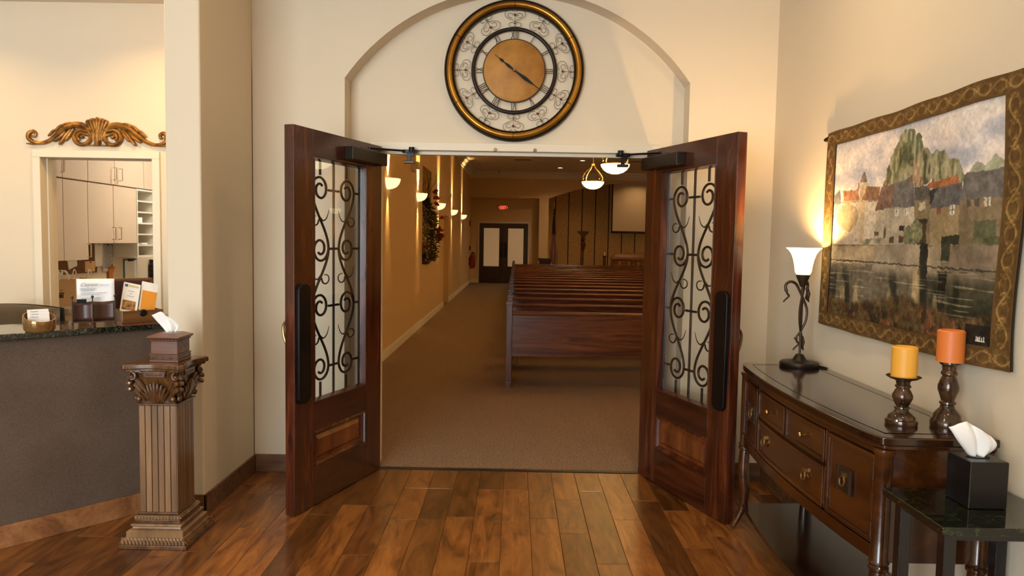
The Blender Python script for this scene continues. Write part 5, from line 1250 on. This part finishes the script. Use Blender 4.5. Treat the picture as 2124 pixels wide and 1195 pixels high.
# corkboard and pinned papers
kb = thing('cork_board', (OX, 0, 0), 0, 'brown cork notice board under the cabinets', 'notice board')
MB().box(.001,.012,0.389,1.485,1.21,1.50).build('cork', plain('cork', srgb(126,86,52), .9, 0, srgb(104,68,40), 60), kb)
MB().box(.001,.016,0.389,1.485,1.20,1.21).build('frame_edge', m_lam, kb)
def sheet(y0, y1, z0, z1, mt, lab, name='pinned_paper', lines=0, tilt=0, x=.014):
    t = thing(name, (OX+x, (y0+y1)/2, (z0+z1)/2), 0, lab, 'paper'); t.rotation_euler = (tilt,0,0); w, h = (y1-y0)/2, (z1-z0)/2
    MB().grid(6, 8, lambda u, v: (.006*math.sin(v*2.2)*u, -w+2*w*u, -h+2*h*v)).build('sheet', mt, t, solid=.0012)
    if lines:
        ln = MB()
        for k in range(lines): z = h-.03-k*(2*h-.05)/lines; ln.box(.0075,.0085,-w*.8,w*(.5+.3*math.sin(k*2.3)),z,z+.004)
        o = ln.build('print_lines', m_ink, t); o['kind'] = 'stuff'
    MB().ball((.006,0,h-.01), .006, 8).build('pin', m_black, t)
sheet(1.45, 1.563, 1.26, 1.47, m_paper, 'plain white sheet pinned under the shorter cabinet', tilt=.0)
sheet(1.568, 1.719, 1.21, 1.455, plain('grey_printed_paper', srgb(192,192,200), .8), 'long grey printed list hanging under the shorter cabinet', lines=14)
sheet(1.074, 1.191, 1.26, 1.36, m_paper, 'small white note pinned at a slant on the cork board', tilt=.25)
sheet(1.308, 1.445, 1.22, 1.31, m_kraft, 'kraft envelope pinned on the cork board')
sheet(0.937, 1.005, 1.20, 1.25, m_paper, 'tiny white card low on the cork board', 'pinned_card')
ob = thing('hanging_pouch', (OX+.02, 1.695, 1.09), 0, 'orange pouch hanging on the office wall under the printed list', 'pouch')
MB().grid(8, 10, lambda u, v: (.012*math.sin(u*PI), -.05+.10*u*(.8+.2*math.cos(v*6)), .16*v)).build('pouch', plain('orange_felt', srgb(196,112,48), .85), ob, solid=.006); MB().tube([(.005,0,.16),(.005,0,.185)], .003, 6).build('loop', m_twig, ob)
cp = thing('clipboard', (OX+.004, 2.028, 1.03), 0, 'blue clipboard with white sheet hanging on the office wall', 'clipboard')
MB().box(0,.005,-.115,.115,0,.285).build('board', plain('blue_board', srgb(44,104,140), .5), cp, bevel=.002); MB().box(.005,.008,-.10,.10,.022,.27).build('sheet', m_paper, cp); MB().box(.004,.016,-.05,.05,.262,.286).build('clip', m_black, cp, bevel=.003)
# trays, magazines, phone on the counter
for k in range(4):
    t = thing('letter_tray', (OX+.19, 2.48, ZO+.11+.045*k), 0, ['bottom','lower','upper','top'][k]+' dark letter tray of the stack on the office counter', 'tray', 'stacked letter trays')
    MB().box(-.17,.17,-.13,.13,0,.006).build('tray_floor', m_black, t); MB().box(-.17,.17,.124,.13,.006,.03).build('side', m_black, t); MB().box(-.17,.17,-.13,-.124,.006,.044).build('side', m_black, t); MB().box(-.15,.16,-.11,.11,.006,.016).build('papers', m_paper, t)
bx = thing('wooden_box', (OX+.19, 2.48, ZO), 0, 'brown wooden box under the letter trays', 'box'); MB().box(-.18,.18,-.14,.14,0,.095).build('body', cm_, bx, bevel=.004); MB().box(-.185,.185,-.145,.145,.095,.109).build('lid', m_tissue_w, bx, bevel=.003)
mg = thing('magazine', (XF+.05, 1.62, ZO), .3, 'pale green magazine lying on the office counter', 'magazine'); MB().box(-.15,.15,-.11,.11,0,.012).build('pages', m_paper, mg); MB().box(-.15,.15,-.11,.11,.012,.014).build('cover', plain('green_print', srgb(150,160,146), .4, 0, srgb(206,208,196), 30), mg)
tl = thing('desk_phone', (XF-.02, 2.02, ZO), .2, 'black desk phone on the office counter', 'phone'); MB().prism([(-.10,0),(.10,0),(.10,.03),(-.10,.075)], -.09, .09, lambda a,b,d: (a,d,b)).build('base', m_black, tl, bevel=.006); MB().box(-.09,.09,-.085,-.035,.06,.095).build('handset', m_black, tl, bevel=.012)
# paper bags
def bag(loc, rz, w, d, h, lab, txt):
    b = thing('paper_bag', loc, rz, lab, 'bag')
    m = MB().add([(-w,-d,0),(w,-d,0),(w,d,0),(-w,d,0),(-w,-d,h),(w,-d,h),(w,d,h),(-w,d,h),(-w*1.0,0,h*.98),(w*1.0,0,h*.98),(-w*.93,0,h*.45),(w*.93,0,h*.45)], [(3,2,1,0),(0,1,5,4),(2,3,7,6),(0,4,8,10),(3,10,8,7),(0,10,3),(1,11,9,5),(2,6,9,11),(1,2,11)])
    m.build('bag_body', m_kraft, b, smooth=False, solid=.001)
    for y in (-d,d): MB().tube([(w*.42*math.cos(t), y*.98, h-.02+(.02 if t in (0,) else 0)+.085*math.sin(t)) for t in [PI*i/14 for i in range(15)]], .004, 6).build('handle', m_shelfw, b)
    if txt:
        text_part('bag_print', txt, .035, plain('bag_ink', srgb(84,60,48), .8), b, basis((-w*.75,-d-.001,h*.5), (1,0,0), (0,0,1), (0,-1,0)))
        ln = MB()
        for k,(z,ww) in enumerate(((.46,.5),(.40,.45),(.30,.45))): ln.box(-w*.75, -w*.75+w*ww*1.6, -d-.0016, -d-.0006, h*z, h*z+.008+(.02 if k==2 else 0))
        o = ln.build('print_lines', bpy.data.materials['bag_ink'], b); o['kind'] = 'stuff'
bag((-3.33,.56,ZO), .5, .075, .045, .19, 'printed kraft paper bag beside the doorway jamb on the office counter', 'R C')
bag((-3.33,.78,ZO), 1.72, .085, .055, .19, 'plain kraft paper bag with white handles on the office counter', '')
# ================================================================ LOBBY / RECEPTION / OFFICE CEILING LIGHTS
for x, y, p, lab in ((-2.15,-.70,10,'recessed light over the reception wall nearer the pier'),(-3.5,-.75,7.5,'recessed light over the reception wall away from the pier')): can(x, y, ZR, lab, None, m_canon, p, (1,.62,.24))
for x, y, p, lab in ((-.9,-1.6,7,'recessed lobby light before the left door leaf'),(.9,-1.6,11,'recessed lobby light before the right door leaf'),(-.9,-4.2,7,'recessed lobby light in the middle of the lobby toward the reception'),(.9,-4.2,11,'recessed lobby light in the middle of the lobby toward the tapestry wall')): can(x, y, ZC, lab, None, m_canon, p, (1,.74,.44))
op = thing('ceiling_panel', (-2.6,1.7,2.6), 0, 'lit square ceiling panel in the office', 'ceiling light'); MB().box(-.32,.32,-.32,.32,-.02,-.001).build('frame', m_white, op); MB().box(-.28,.28,-.28,.28,-.024,-.02).build('diffuser', emit('lit_diffuser', (1,.94,.82,1), 26), op)
